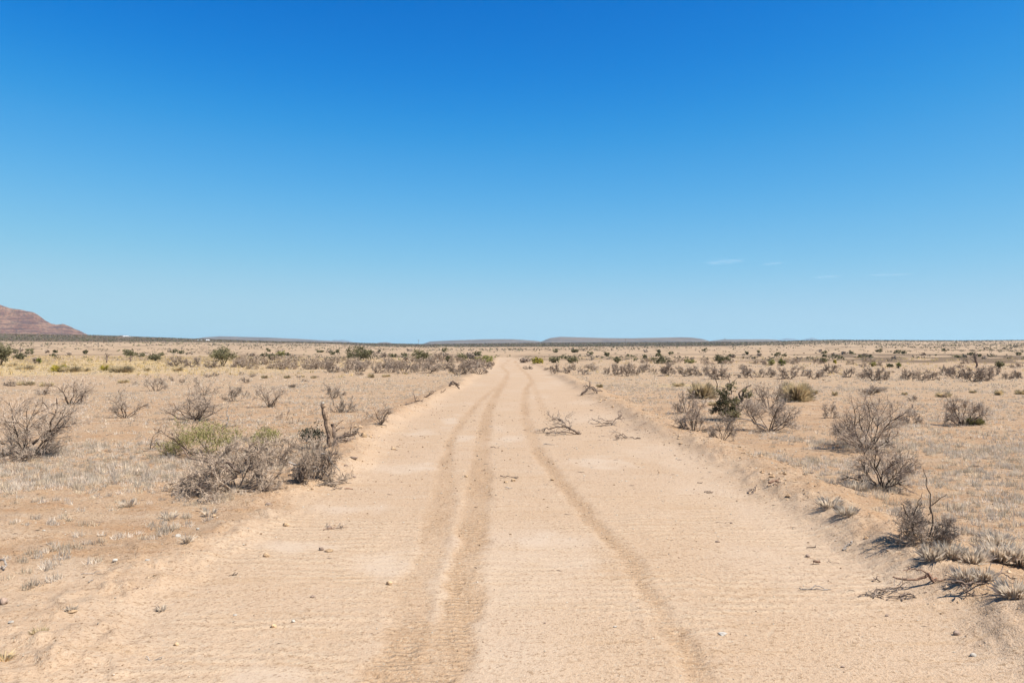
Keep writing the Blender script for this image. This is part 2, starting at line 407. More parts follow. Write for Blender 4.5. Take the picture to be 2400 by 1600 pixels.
def simple(name, col, var=.25, scale=6.0, rough=.95, attr=None, transl=0.0):
    def bld(n, l, b):
        geo = n.new('ShaderNodeNewGeometry'); oi = n.new('ShaderNodeObjectInfo')
        t = n.new('ShaderNodeTexNoise'); l.new(geo.outputs['Position'], t.inputs[0])
        t.inputs['Scale'].default_value = scale; t.inputs['Detail'].default_value = 4
        c = lin(col)
        if attr:
            a = N(n, l, 'ShaderNodeAttribute', _attribute_name=attr); c = a.outputs['Color']
        lo = mix(n, l, 1.0, c, (1 - var,) * 3, 'MULTIPLY')
        hi = mix(n, l, 1.0, c, (1 + var, 1 + var * .95, 1 + var * .9), 'MULTIPLY')
        c2 = mix(n, l, ramp(n, l, t.outputs[0], .3, .7), lo, hi)
        rv = ramp(n, l, oi.outputs['Random'], 0, 1, .85, 1.15)
        hs = n.new('ShaderNodeHueSaturation'); l.new(c2, hs.inputs['Color']); l.new(rv, hs.inputs['Value'])
        l.new(hs.outputs[0], b.inputs['Base Color'])
        if transl:
            tl, ms = n.new('ShaderNodeBsdfTranslucent'), n.new('ShaderNodeMixShader')
            l.new(hs.outputs[0], tl.inputs[0]); ms.inputs[0].default_value = transl
            l.new(b.outputs[0], ms.inputs[1]); l.new(tl.outputs[0], ms.inputs[2])
            l.new(ms.outputs[0], n['Material Output'].inputs[0])
    return mat(name, bld, rough)
M_BARK = simple('dark_bark', (.100, .070, .050), .4, 18)
M_TWIG = simple('grey_twig', (.42, .325, .245), .35, 9)
M_TWIGP = simple('pale_twig', (.37, .275, .195), .3, 9)
M_TWIGFAR = simple('dry_far_twig', (.44, .34, .255), .3, 9)
M_DEAD = simple('dead_brush_twig', (.37, .28, .205), .45, 12)
M_OLIVE = simple('olive_leaf', (.215, .188, .095), .4, 5, transl=.3)
M_GREEN = simple('dark_green_leaf', (.185, .165, .085), .5, 1.6, transl=.35)
M_BROOM = simple('yellowish_stem', (.36, .32, .12), .35, 8, transl=.3)
M_YUCCA = simple('yucca_blade', (.19, .20, .05), .35, 8, transl=.3)
M_YELLOW = simple('yellow_green_stem', (.42, .34, .06), .3, 4, transl=.35)
M_STRAW = simple('straw', (.64, .50, .29), .3, 5, transl=.4)
M_WOOD = simple('weathered_wood', (.34, .235, .155), .5, 22)
M_DARKW = simple('dark_dead_wood', (.185, .132, .098), .45, 20)
M_REDW = simple('reddish_root_wood', (.25, .15, .10), .4, 20)
M_GREYW = simple('grey_driftwood', (.30, .255, .215), .4, 20)
M_STONEW = simple('white_limestone', (.46, .405, .335), .15, 25)
M_STONET = simple('tan_stone', (.46, .31, .18), .3, 25)
M_STONEG = simple('brown_grey_stone', (.30, .215, .16), .3, 25)
M_GRASS = simple('dry_grass', (1, 1, 1), .18, 3, attr='tint', transl=.45)
M_SCRUB = simple('far_scrub', (1, 1, 1), .25, .4, attr='tint')
M_CHIP = simple('chips', (1, 1, 1), .2, 30, attr='tint')

def set_tint(me, cols):
    a = me.attributes.new('tint', 'FLOAT_COLOR', 'POINT')
    c = np.ones((len(cols), 4), np.float32); c[:, :3] = np.asarray(cols) * ALB
    a.data.foreach_set('color', c.ravel())

# ------------------------------------------------------------------ hills
def hill_build(c1, c2, c3, speck, strata, foot=None):
    c1, c2, c3, speck = lin(c1), lin(c2), lin(c3), lin(speck)
    foot = lin(foot) if foot else None
    def bld(n, l, b):
        geo = n.new('ShaderNodeNewGeometry'); P = geo.outputs['Position']
        def noise(scale, sx, sy, sz, detail=5):
            mp = n.new('ShaderNodeMapping'); l.new(P, mp.inputs[0]); mp.inputs['Scale'].default_value = (sx, sy, sz)
            t = n.new('ShaderNodeTexNoise'); l.new(mp.outputs[0], t.inputs[0])
            t.inputs['Scale'].default_value = scale; t.inputs['Detail'].default_value = detail; t.inputs['Roughness'].default_value = .62
            return t.outputs[0]
        lay = noise(1, strata * .06, strata * .06, strata, 4)
        blot = noise(.012, 1, 1, 1)
        c = mix(n, l, ramp(n, l, blot, .38, .62), c1, c2)
        c = mix(n, l, ramp(n, l, lay, .50, .57, 0, .95), c, c3)
        c = mix(n, l, ramp(n, l, noise(.11, 1, 1, 1, 3), .52, .59, 0, .85), c, speck)
        c = mix(n, l, ramp(n, l, noise(.07, 1, 1, 1, 3), .40, .34, 0, .45), c, (.26, .18, .118))
        if foot is not None:
            a = N(n, l, 'ShaderNodeAttribute', _attribute_name='foot')
            c = mix(n, l, a.outputs['Fac'], c, foot)
        l.new(c, b.inputs['Base Color'])
    return bld
M_MESA = mat('red_rock', hill_build((.20, .085, .048), (.27, .14, .078), (.095, .036, .026), (.065, .038, .024), .16, (.085, .062, .042)))
M_HILL = mat('hill_soil', hill_build((.165, .105, .072), (.20, .13, .088), (.12, .075, .056), (.07, .05, .035), .06))
M_RANGE = mat('haze_blue_rock', hill_build((.15, .16, .19), (.17, .175, .20), (.13, .14, .17), (.10, .11, .13), .02))  # blue of the distant haze is mixed into these rock colours

def ridge(name, label, pts, dist, depth, material, steep=.45, seed=0, rough=1.0, terraces=0, foot_y=None, crest_gap=.4, step=2.0):
    xs, ys = np.array([p[0] for p in pts], float), np.array([p[1] for p in pts], float)
    px = np.arange(xs[0], xs[-1] + step * 1.6, step * 1.6)
    top = np.interp(px, xs, ys)
    top = top + (fbm(px / 9.0, px * 0 + seed, 201 + seed, 4) - .5) * 1.1 * rough
    v = np.linspace(0, 1, 36)
    PX, VV = np.meshgrid(px, v, indexing='ij')
    TOP = np.repeat(top[:, None], len(v), 1)
    gul = (fbm(PX / 22.0, VV * 3.2 + seed, 211 + seed, 4) - .5) * .5
    D = dist + VV * depth + gul * depth * .10 * rough
    ztop = EYE + (HZ - TOP) / F * (dist + depth * crest_gap)
    zfoot = height(np.interp(px, xs, (xs - VX) / F * dist), px * 0 + dist, False) - 6
    ZF = np.repeat(zfoot[:, None], len(v), 1)
    q = np.clip(VV / crest_gap, 0, 1)
    prof = q ** (1.0 / (1 - steep)) * .35 + q ** .9 * .65
    if terraces:
        st = q * terraces
        prof = .45 * prof + .55 * (np.floor(st) + sstep(.45, .95, st - np.floor(st))) / terraces
    back = sstep(1.0, crest_gap + .05, VV)
    prof = np.where(VV <= crest_gap, prof, back)
    Zz = ZF + np.maximum(ztop - ZF, 0) * prof + gul * (ztop - ZF) * .22 * rough * np.sin(np.pi * np.clip(q, 0, 1)) * (VV < crest_gap)
    X = (PX - VX) / F * D
    V = np.stack([X, D, Zz], -1).reshape(-1, 3)
    nu, nv = PX.shape
    idx = np.arange(nu * nv).reshape(nu, nv)
    Q = np.stack([idx[:-1, :-1], idx[1:, :-1], idx[1:, 1:], idx[:-1, 1:]], -1).reshape(-1, 4)
    me = mesh_np(name, V, Q, material, smooth=False)
    if foot_y is not None:
        ysc = HZ - (V[:, 2] - EYE) / V[:, 1] * F
        ft = np.interp(bearing(V[:, 0], V[:, 1]), [-400, 0, 120, 224], [foot_y - 3, foot_y - 1, foot_y + 3, foot_y + 4])
        a = me.attributes.new('foot', 'FLOAT', 'POINT')
        a.data.foreach_set('value', np.ascontiguousarray(sstep(ft - 1, ft + 2, ysc + (fbm(V[:, 0] / 14, V[:, 2] / 6, 221, 3) - .5) * 5), np.float32))
    return tag(obj(name, me), label, name.replace('_', ' ').split()[-1], kind='structure')
ridge('mesa', 'red stepped mesa sloping down into the plain at the left edge',
      [(-900, 770), (-700, 730), (-480, 712), (-250, 708), (-90, 709), (0, 713), (25.5, 722), (57, 727), (82, 732.5), (95, 739.5), (108, 750), (122, 758), (135, 760.6), (150, 759), (164.5, 764), (178.5, 771), (190, 775), (199, 780), (214, 787), (224, 790), (240, 794)],
      3050, 1000, M_MESA, .35, 1, .9, terraces=7, foot_y=785, step=1.5)
ridge('hill', 'low reddish hills beside the foot of the red mesa', [(205, 790), (222, 786), (240, 786.5), (258, 788), (272, 787), (288, 785.6), (305, 787), (329, 791), (345, 794)], 5200, 900, M_HILL, .3, 2, .5, step=1.5)
ridge('mesa', 'long low mauve mesa tapering toward the right of the red one', [(430, 800), (456, 794), (479, 790.5), (517, 788), (622, 790.5), (699, 794), (756, 797.6), (813, 801), (861, 804), (890, 808)], 5600, 1600, M_HILL, .4, 3, .35)
ridge('hill', 'small low brown hump just left of the road end', [(826, 806), (842, 803), (856, 804), (866, 806), (878, 805), (890, 802.5), (902, 801.5), (915, 803), (930, 808)], 6000, 700, M_HILL, .3, 4, .4, step=1.5)
ridge('mesa', 'flat mauve mesa rising directly beyond the end of the road', [(975, 810), (988, 807), (1008, 800), (1046, 798), (1136, 795), (1200, 794.6), (1251, 798), (1269, 800), (1290, 806)], 5400, 1500, M_HILL, .45, 5, .35)
ridge('mesa', 'highest long flat topped mesa to the right of the road end', [(1255, 806), (1269, 800), (1289, 792), (1312, 789), (1343, 789.7), (1417, 792), (1481, 792.5), (1598, 790), (1623, 791), (1646, 794), (1664, 799), (1685, 806)], 4700, 1500, M_HILL, .5, 6, .35)
ridge('hill', 'low rounded hill trailing off the end of the highest mesa', [(1640, 806), (1664, 799), (1697, 795), (1736, 795), (1800, 795), (1820, 796), (1836, 800), (1850, 806)], 5200, 1300, M_HILL, .4, 7, .35)
ridge('mountains', 'pale blue jagged range faint on the skyline', [(1780, 803), (1825, 796), (1846, 792), (1862, 794), (1876, 797), (1890, 794), (1905, 790.5), (1914, 793), (1922, 796), (1943, 799), (1965, 803)], 11000, 2000, M_RANGE, .3, 8, .8, step=1.5)
ridge('mountains', 'thin flat dark blue range low on the skyline', [(2080, 804), (2157, 800), (2200, 799), (2259, 798), (2330, 796.8), (2374, 796.4), (2390, 798), (2440, 799), (2600, 804)], 9500, 2000, M_RANGE, .4, 9, .3)
ridge('mountains', 'tiny blue peak behind the tail of the long left mesa', [(768, 804), (783, 796.4), (792, 797), (803, 796.2), (815, 798), (835, 804)], 10500, 2000, M_RANGE, .3, 10, .4, step=1.5)

# ------------------------------------------------------------------ growing branches
def norm(v): return v / np.maximum(np.linalg.norm(v, axis=-1, keepdims=True), 1e-9)
def grow(rng, p, d, L, k, wander, up):
    out = [p]; d = norm(d)
    for i in range(k - 1):
        p = p + d * (L / (k - 1))[:, None]
        out.append(p)
        d = norm(d + rng.normal(0, wander, d.shape) + np.array([0, 0, up]))
    return np.stack(out, 1)
def spawn(rng, P, L, m, fmin, ang, ratio, k, wander, up):
    n, kp = P.shape[:2]
    idx = np.repeat(np.arange(n), m)
    f = rng.uniform(fmin, 1, len(idx)) * (kp - 1.001)
    i0 = f.astype(int); fr = (f - i0)[:, None]
    a, b = P[idx, i0], P[idx, i0 + 1]
    pos = a + (b - a) * fr; dr = norm(b - a)
    per = norm(np.cross(dr, rng.normal(size=dr.shape)))
    an = rng.uniform(ang[0], ang[1], len(idx))[:, None]
    d = np.cos(an) * dr + np.sin(an) * per
    Lc = L[idx] * ratio * rng.uniform(.6, 1.25, len(idx)) * (1.15 - .5 * f / kp)
    return grow(rng, pos, d, Lc, k, wander, up), Lc, idx
def tube(P, R, sides):
    P = np.asarray(P, float); n, k = P.shape[:2]
    T = np.empty_like(P); T[:, 1:-1] = P[:, 2:] - P[:, :-2]; T[:, 0] = P[:, 1] - P[:, 0]; T[:, -1] = P[:, -1] - P[:, -2]
    T = norm(T)
    U = norm(np.cross(T, np.array([.37, .81, .29]))); W = np.cross(T, U)
    a = np.arange(sides) * 2 * math.pi / sides
    V = P[:, :, None] + R[:, :, None, None] * (np.cos(a)[:, None] * U[:, :, None] + np.sin(a)[:, None] * W[:, :, None])
    idx = np.arange(n * k * sides).reshape(n, k, sides)
    nx = np.roll(idx, -1, 2)
    Q = np.stack([idx[:, :-1], nx[:, :-1], nx[:, 1:], idx[:, 1:]], -1).reshape(-1, 4)
    return V.reshape(-1, 3), Q
def join(parts):
    Vs, Fs, o = [], [], 0
    for V, Q in parts:
        Vs.append(V); Fs.append(Q + o); o += len(V)
    return np.concatenate(Vs), np.concatenate(Fs)
def rad(n, k, r0, r1):
    r0 = np.broadcast_to(np.asarray(r0, float), (n,))[:, None]
    return r0 * (1 + (r1 - 1) * np.linspace(0, 1, k))[None]

def shrub_meshes(seed, W, H, stems=7, m=(8, 7, 4), lean=(0, 0), thick=1.0, tmin=.0017, bark=None, twig=None, spread=(.12, 1.25), gnarl=.24, split=True, flatup=.06, k1=5, fmin=(.36, .28)):
    """bare many-stemmed shrub: a mesh for each main stem with its side branches, and one mesh of fine twigs"""
    bark, twig = bark or M_BARK, twig or M_TWIG
    if split and bark is M_BARK: stems = int(stems * 1.2)
    rng = np.random.default_rng(seed)
    phi = np.arange(stems) * 2.4 + rng.uniform(0, 6) + rng.normal(0, .3, stems)
    th = spread[0] + (spread[1] - spread[0]) * np.sqrt((np.arange(stems) + .5) / stems) + rng.normal(0, .08, stems)
    d = np.stack([np.cos(phi) * np.sin(th) + lean[0], np.sin(phi) * np.sin(th) + lean[1], np.cos(th)], -1)
    d = norm(d)
    L = 1 / np.sqrt((d[:, 0] ** 2 + d[:, 1] ** 2) / (W / 2) ** 2 + np.maximum(d[:, 2], 0) ** 2 / H ** 2) * rng.uniform(.62, .95, stems)
    p0 = np.stack([np.cos(phi), np.sin(phi), phi * 0], -1) * rng.uniform(.02, .06, stems)[:, None] * W * .6
    p0[:, 2] = -.04
    S = grow(rng, p0, d, L, 8, gnarl, flatup)
    B, LB, bi = spawn(rng, S, L, m[0], fmin[0], (.4, 1.05), .46, k1, gnarl * 1.1, flatup)
    C2, LC, ci = spawn(rng, B, LB, m[1], fmin[1], (.4, 1.1), .55, 4, gnarl * 1.1, flatup)
    T3, LT, ti = spawn(rng, C2, LC, m[2], .1, (.4, 1.2), .6, 3, gnarl, flatup)
    allp = np.concatenate([a.reshape(-1, 3) for a in (S, B, C2, T3)])
    ex = np.percentile(allp[:, 0], [1.5, 98.5]); ez = np.percentile(allp[:, 2], 99.3)
    sx = W / max(ex[1] - ex[0], .01); sz = H / max(ez, .01)
    for a in (S, B, C2, T3):
        a[..., 0] *= sx; a[..., 1] *= sx; a[..., 2] = np.maximum(a[..., 2] * sz, -.05)
    sc = thick * (W + H) / 3.2
    rs = rng.uniform(.014, .026, stems) * sc
    stem_m = []
    for i in range(stems):
        sel = bi == i
        parts = [tube(S[i:i + 1], rad(1, 8, rs[i], .35), 6), tube(B[sel], np.maximum(rad(sel.sum(), k1, rs[i] * .45, .4), tmin * 1.5), 4)]
        stem_m.append(parts)
    tw = join([tube(C2, np.maximum(rad(len(C2), 4, .0052 * sc, .5), tmin * 1.2), 3), tube(T3, np.maximum(rad(len(T3), 3, .0032 * sc, .5), tmin), 3)])
    tmesh = mesh_np('twigs', *tw, twig)
    if split:
        return [mesh_np('stem', *join(p), bark) for p in stem_m], tmesh
    return [mesh_np('branches', *join([q for p in stem_m for q in p]), bark)], tmesh
def assemble(root, bmeshes, tmesh, bname):
    for me in bmeshes: obj(bname, me, root)
    obj('twigs', tmesh, root)['kind'] = 'stuff'
    return root

def leaf_cloud(seed, W, H, n, size, z0=.12, clumps=40, shape=1.0, droop=0.0, slim=.5):
    """leaf-sized faces in uneven clumps through an ellipsoid crown"""
    rng = np.random.default_rng(seed)
    v = norm(rng.normal(size=(clumps, 3))) * (rng.uniform(.25, 1, clumps) ** .6)[:, None]
    cc = v * np.array([W * .42, W * .42, H * (.5 - z0 / 2) * .9]) + np.array([0, 0, H * (.5 + z0 / 2)])
    cc += rng.normal(0, .05, cc.shape) * W
    cr = rng.uniform(.07, .16, clumps) * min(W, H * 1.5)
    k = rng.integers(0, clumps, n)
    P = cc[k] + rng.normal(0, 1, (n, 3)) * cr[k][:, None] * np.array([1, 1, .8]) * .8
    P[:, 2] = np.maximum(P[:, 2], .02)
    a = norm(rng.normal(size=(n, 3)) + np.array([0, 0, shape]))
    b = norm(np.cross(a, rng.normal(size=(n, 3))))
    s = size * rng.uniform(.6, 1.3, n)[:, None]
    V = np.stack([P - a * s, P + b * s * slim, P + a * s, P - b * s * slim], 1).reshape(-1, 3)
    return V, np.arange(n * 4).reshape(n, 4)

def blades(seed, n, L, r, spread=.7, w=.006, curve=.5):
    """tuft of tapering grass blades, two faces each"""
    rng = np.random.default_rng(seed)
    ph, th = rng.uniform(0, 6.283, n), np.abs(rng.normal(0, spread * .5, n))
    base = np.stack([np.cos(ph), np.sin(ph), ph * 0], -1) * (r * np.sqrt(rng.uniform(0, 1, n)))[:, None]
    d = np.stack([np.cos(ph) * np.sin(th), np.sin(ph) * np.sin(th), np.cos(th)], -1)
    ln = L * rng.uniform(.5, 1.1, n)[:, None]
    mid = base + d * ln * .55
    tip = mid + norm(d + np.stack([np.cos(ph), np.sin(ph), -.6 + ph * 0], -1) * curve * rng.uniform(0, 1, (n, 1))) * ln * .5
    s = norm(np.cross(d, rng.normal(size=(n, 3)))) * w
    V = np.stack([base - s, base + s, mid + s * .7, tip], 1)
    return V.reshape(-1, 3), np.arange(n * 4).reshape(n, 4)

# ------------------------------------------------------------------ bare shrubs on the near plain
G_NEAR = 'bare grey shrubs scattered over the near plain'
# px, py of the base; width, height in photograph pixels; stems; options; label
NEAR = [
 (66, 1072, 196, 148, 11, dict(m=(10, 8, 5), lean=(.10, 0), thick=.85, tmin=.0022, fmin=(.28, .2)), 'large sprawling bare shrub at the edge left of the stump, limbs reaching right'),
 (168, 947, 98, 66, 8, dict(lean=(.55, 0)), 'wide bare shrub leaning right behind the large sprawling one'),
 (293, 978, 80, 68, 7, dict(lean=(.12, 0), spread=(.1, 1.0)), 'medium bare shrub standing alone with dark spread stems, narrow at its foot'),
 (457, 984, 130, 64, 12, dict(m=(7, 6, 4), spread=(.1, 1.35)), 'broad domed bare shrub with many dark upright stems and two tall shoots'),
 (477, 926, 54, 42, 6, {}, 'pinkish bare shrub half hidden behind the broad domed one'),
 (365, 916, 64, 38, 6, dict(lean=(.1, 0)), 'low spiky bare shrub farther out behind the medium lone one'),
 (548, 941, 56, 36, 7, {}, 'small dense bare shrub just behind and right of the broad domed one'),
 (357, 1056, 56, 70, 6, dict(thick=1.7, gnarl=.36, m=(4, 3, 3)), 'gnarled thick stemmed bare shrub beside the olive broom bush'),
 (633, 953, 70, 55, 7, dict(spread=(.1, 1.05)), 'vase shaped bare shrub with thin foot on the open plain left of the stump'),
 (782, 933, 52, 37, 6, dict(gnarl=.3), 'small crooked bare shrub beyond the top of the broken stump'),
 (792, 965, 34, 36, 5, dict(m=(5, 4, 3)), 'slim bare shrub directly behind the broken stump'),
 (812, 966, 46, 36, 6, {}, 'open fan of bare twigs touching the slim one behind the stump'),
 (664, 983, 34, 26, 5, dict(m=(4, 4, 3)), 'little dark stemmed shrub on the sand left of the stump'),
 (690, 992, 28, 18, 4, dict(m=(4, 4, 2)), 'tiny bare shrub right of the little dark stemmed one'),
 (893, 997, 60, 50, 9, dict(spread=(.05, .8), m=(5, 4, 4), lean=(.08, 0)), 'dense upright bare shrub on the roadside berm right of the stump'),
 (1606, 969, 62, 53, 7, {}, 'rearmost bare shrub of the left cluster beside the broken juniper'),
 (1625, 1010, 82, 74, 9, dict(m=(9, 7, 5), lean=(-.08, 0)), 'rounded grey shrub with long low twig, middle of the cluster beside the broken juniper'),
 (1692, 1031, 74, 63, 9, dict(m=(7, 5, 4), spread=(.1, 1.05)), 'fan shaped bare shrub standing nearest in front of the broken juniper'),
 (1801, 1010, 134, 78, 9, dict(m=(9, 7, 5), spread=(.15, 1.2)), 'wide bowl shaped bare shrub with dark arching limbs right of the broken juniper'),
 (1800, 957, 84, 62, 8, dict(m=(8, 5, 4)), 'tall bare shrub right behind the wide bowl shaped one'),
 (1946, 980, 50, 38, 6, {}, 'small radiating bare shrub alone between the bowl shaped and the biggest shrub'),
 (2031, 1052, 160, 128, 12, dict(m=(8, 6, 5), lean=(-.08, 0), thick=.85, tmin=.0022), 'biggest tangled bare shrub, rear one of the close pair on the right plain'),
 (2070, 1142, 158, 126, 12, dict(m=(8, 6, 5), spread=(.12, 1.15), thick=.95, tmin=.0022), 'full rounded bare shrub with dark foot, front one of the close pair'),
 (2138, 991, 46, 42, 6, {}, 'small open bare shrub just right of the biggest tangled one'),
 (2257, 997, 96, 74, 10, dict(m=(9, 7, 5), thick=1.1), 'dense bare shrub with dark foot and yellow-green weed beside it, far right plain'),
 (2167, 1276, 120, 84, 11, dict(m=(10, 8, 5), spread=(.2, 1.4), fmin=(.16, .12), thick=.8), 'low dense bare shrub with tall thin shoots, nearest on the right plain'),
]
ROOT = {}
for i, (px, py, w, h, st, op, lb) in enumerate(NEAR):
    x, y, z, r = at(px, py)
    Wm, Hm = w * y / F, h * y / F
    op = dict(op)
    if y > 32: op.setdefault('tmin', .0034); op.setdefault('m', (8, 6, 4))
    elif y > 22: op.setdefault('tmin', .0025)
    t = thing('bare_shrub', lb, 'shrub', (x, y, z), 0, G_NEAR)
    assemble(t, *shrub_meshes(300 + i, Wm, Hm, st, **op), 'stem')
    ROOT[i] = (t, x, y, z)

def limb(parent, name, pts, r0, r1, mtl, sides=6, seed=0, jit=.25, label=None, sub=2):
    """one crooked limb through local points, radius r0 to r1, with a closed broken end"""
    p = np.array(pts, float)
    rng = np.random.default_rng(seed + 7)
    for _ in range(sub):
        mid = (p[:-1] + p[1:]) / 2
        ln = np.linalg.norm(p[1:] - p[:-1], axis=1)[:, None]
        mid = mid + rng.normal(0, 1, mid.shape) * ln * jit * .3
        q = np.empty((len(p) + len(mid), 3)); q[0::2] = p; q[1::2] = mid; p = q
    k = len(p)
    R = np.linspace(r0, r1, k) * rng.uniform(.85, 1.18, k)
    V, Q = tube(p[None], R[None], sides)
    n0 = len(V)
    V = np.concatenate([V, p[:1], p[-1:] + (p[-1:] - p[-2:-1]) * .15])
    a = np.arange(sides); b = (k - 1) * sides + a
    cap = np.concatenate([np.stack([np.roll(a, -1), a, a * 0 + n0, a * 0 + n0], -1), np.stack([b, np.roll(b, -1), b * 0 + n0 + 1, b * 0 + n0 + 1], -1)])
    me = bpy.data.meshes.new(name)
    me.from_pydata([tuple(v) for v in V], [], [tuple(f) for f in Q] + [tuple(f[:3]) for f in cap])
    me.materials.append(mtl); me.update()
    o = obj(name, me, parent)
    if label: o['label'] = label
    return o

# tall shoots and the dark forked limb that single out some shrubs
def shoots(i, lst, mtl=M_BARK):
    t, x, y, z = ROOT[i]; s = y / F
    for j, (pts, r0, r1) in enumerate(lst):
        limb(t, 'shoot', [(a * s, b * s * .3, c * s) for a, b, c in pts], r0, r1, mtl, 5, i * 10 + j, .35)
shoots(0, [([(10, 0, 30), (50, 5, 62), (62, 8, 100), (64, 8, 136)], .03, .012), ([(62, 8, 98), (40, 10, 118), (30, 10, 140)], .016, .006), ([(64, 8, 90), (84, 4, 112), (100, 0, 122)], .012, .004), ([(30, 0, 40), (66, -5, 60), (88, -8, 86)], .022, .008)])
shoots(3, [([(-12, 0, 10), (-18, 0, 50), (-17, 0, 82)], .014, .005), ([(14, 0, 8), (18, 0, 55), (20, 0, 78)], .013, .005)])
shoots(25, [([(12, 0, 10), (14, 0, 80), (4, 0, 130), (-2, 0, 168)], .010, .003), ([(-28, 5, 20), (-20, 5, 72), (-4, 5, 112)], .008, .003), ([(-30, 0, 30), (-44, 0, 64), (-54, 0, 86)], .014, .006), ([(25, 0, 30), (48, 0, 40), (70, 0, 48)], .013, .006), ([(8, 0, 60), (30, 0, 92), (52, 0, 108)], .009, .003)])
shoots(14, [([(0, -8, 2), (-9, -12, 22), (-17, -12, 38)], .022, .014)], M_WOOD)
shoots(18, [([(-6, 0, 6), (-40, 0, 26), (-78, 0, 30)], .028, .014)], M_GREYW)
shoots(16, [([(-10, 0, 4), (-40, 4, 10), (-66, 6, 19)], .013, .004)])

# thin dead snag behind the broom bush
x, y, z, r = at(533, 1000); s = y / F
t = thing('dead_snag', 'thin grey dead snag with one side twig behind the olive broom bush', 'snag', (x, y, z))
limb(t, 'stem', [(0, 0, -.02), (2 * s, 0, 20 * s), (-1 * s, 0, 34 * s), (3 * s, 0, 50 * s)], .03, .008, M_GREYW, 6, 1)
limb(t, 'branch', [(0, 0, 17 * s), (-14 * s, 0, 15 * s), (-28 * s, 0, 20 * s)], .012, .004, M_GREYW, 5, 2)
limb(t, 'branch', [(2 * s, 0, 22 * s), (8 * s, 0, 30 * s), (12 * s, 0, 40 * s)], .009, .003, M_GREYW, 5, 3)

# ------------------------------------------------------------------ brush heap left of the road
def dead_heap(px, py, w, h, st, lb, seed, **op):
    x, y, z, r = at(px, py)
    t = thing('dead_shrub', lb, 'dead shrub', (x, y, z), 0, 'uprooted shrubs heaped beside the road')
    o = dict(fmin=(.15, .1), tmin=.0034, m=(8, 6, 4), spread=(.35, 1.5), bark=M_DEAD, twig=M_DEAD, gnarl=.34, flatup=-.02, thick=.95); o.update(op)
    assemble(t, *shrub_meshes(seed, w * y / F, h * y / F, st, **o), 'stem')
    return t, x, y, z
t, x, y, z = dead_heap(545, 1152, 250, 112, 17, 'large uprooted grey shrub lying on the sand in front of the olive broom bush', 401, spread=(.25, 1.5), m=(8, 7, 5))
s = y / F
for j, pts in enumerate([[(20, 0, 40), (-50, -5, 62), (-85, -5, 72), (-120, 0, 100)], [(10, 0, 30), (-60, -8, 40), (-110, -12, 24), (-135, -14, 2)], [(0, 0, 35), (-70, -6, 34), (-118, -10, 4)], [(30, 0, 60), (34, 0, 84), (60, 0, 112)]]):
    limb(t, 'limb', [(a * s, b * s, c * s) for a, b, c in pts], .03, .008, M_DARKW, 6, 50 + j, .4)
t, x, y, z = dead_heap(735, 1124, 122, 92, 13, 'dark dense heap of dead branches at the road edge below the broken stump', 402, spread=(.5, 1.45), m=(9, 7, 4), thick=1.1)
s = y / F
for j, pts in enumerate([[(-50, -10, 24), (-20, -14, 28), (4, -14, 20), (30, -12, 34)], [(-56, -8, 40), (-10, -14, 30), (36, -12, 10)], [(20, -8, 60), (44, -10, 40), (62, -8, 22)]]):
    limb(t, 'limb', [(a * s, b * s, c * s) for a, b, c in pts], .022, .009, M_GREYW, 6, 60 + j, .4)
dead_heap(650, 1092, 130, 66, 12, 'pale thin tangle of dead brush bridging the two dead shrub heaps', 403, twig=M_TWIGP, bark=M_DEAD)
dead_heap(625, 1150, 70, 50, 6, 'small dead brush at the right foot of the large uprooted shrub', 404, m=(6, 5, 3))

def broom(px, py, w, h, lb, seed, n=1400, twigs=True, mtl=M_BROOM, leaf=.055):
    x, y, z, r = at(px, py); Wm, Hm = w * y / F, h * y / F
    t = thing('broom_bush', lb, 'bush', (x, y, z), 0, 'olive broom bushes behind the brush heap')
    bm_, tw_ = shrub_meshes(seed, Wm * .95, Hm, 8, m=(6, 5, 3), spread=(.2, 1.3), twig=M_TWIGP)
    assemble(t, bm_, tw_, 'stem')
    obj('foliage', mesh_np('foliage', *leaf_cloud(seed + 1, Wm, Hm, n, leaf, .2, 46, 1.2, slim=.12), mtl), t)['kind'] = 'stuff'
broom(482, 1068, 175, 78, 'olive-green broom bush with straggling stems behind the uprooted grey shrub', 411, 2200)
broom(618, 1056, 84, 52, 'small bright olive tuft above the pale tangle of brush', 412, 900)
broom(405, 1066, 70, 30, 'low thin greenish fringe beside the gnarled thick stemmed shrub', 413, 500)
# dark leafy plant against the stump
x, y, z, r = at(735, 1050)
t = thing('leafy_plant', 'dark leafy straggling plant leaning on the broken stump', 'plant', (x, y, z))
assemble(t, *shrub_meshes(415, 62 * y / F, 50 * y / F, 6, m=(6, 4, 3), gnarl=.3), 'stem')
obj('foliage', mesh_np('foliage', *leaf_cloud(416, 62 * y / F, 54 * y / F, 700, .028, .25, 24), simple('grey_green_leaf', (.085, .085, .055), .5, 6)), t)['kind'] = 'stuff'

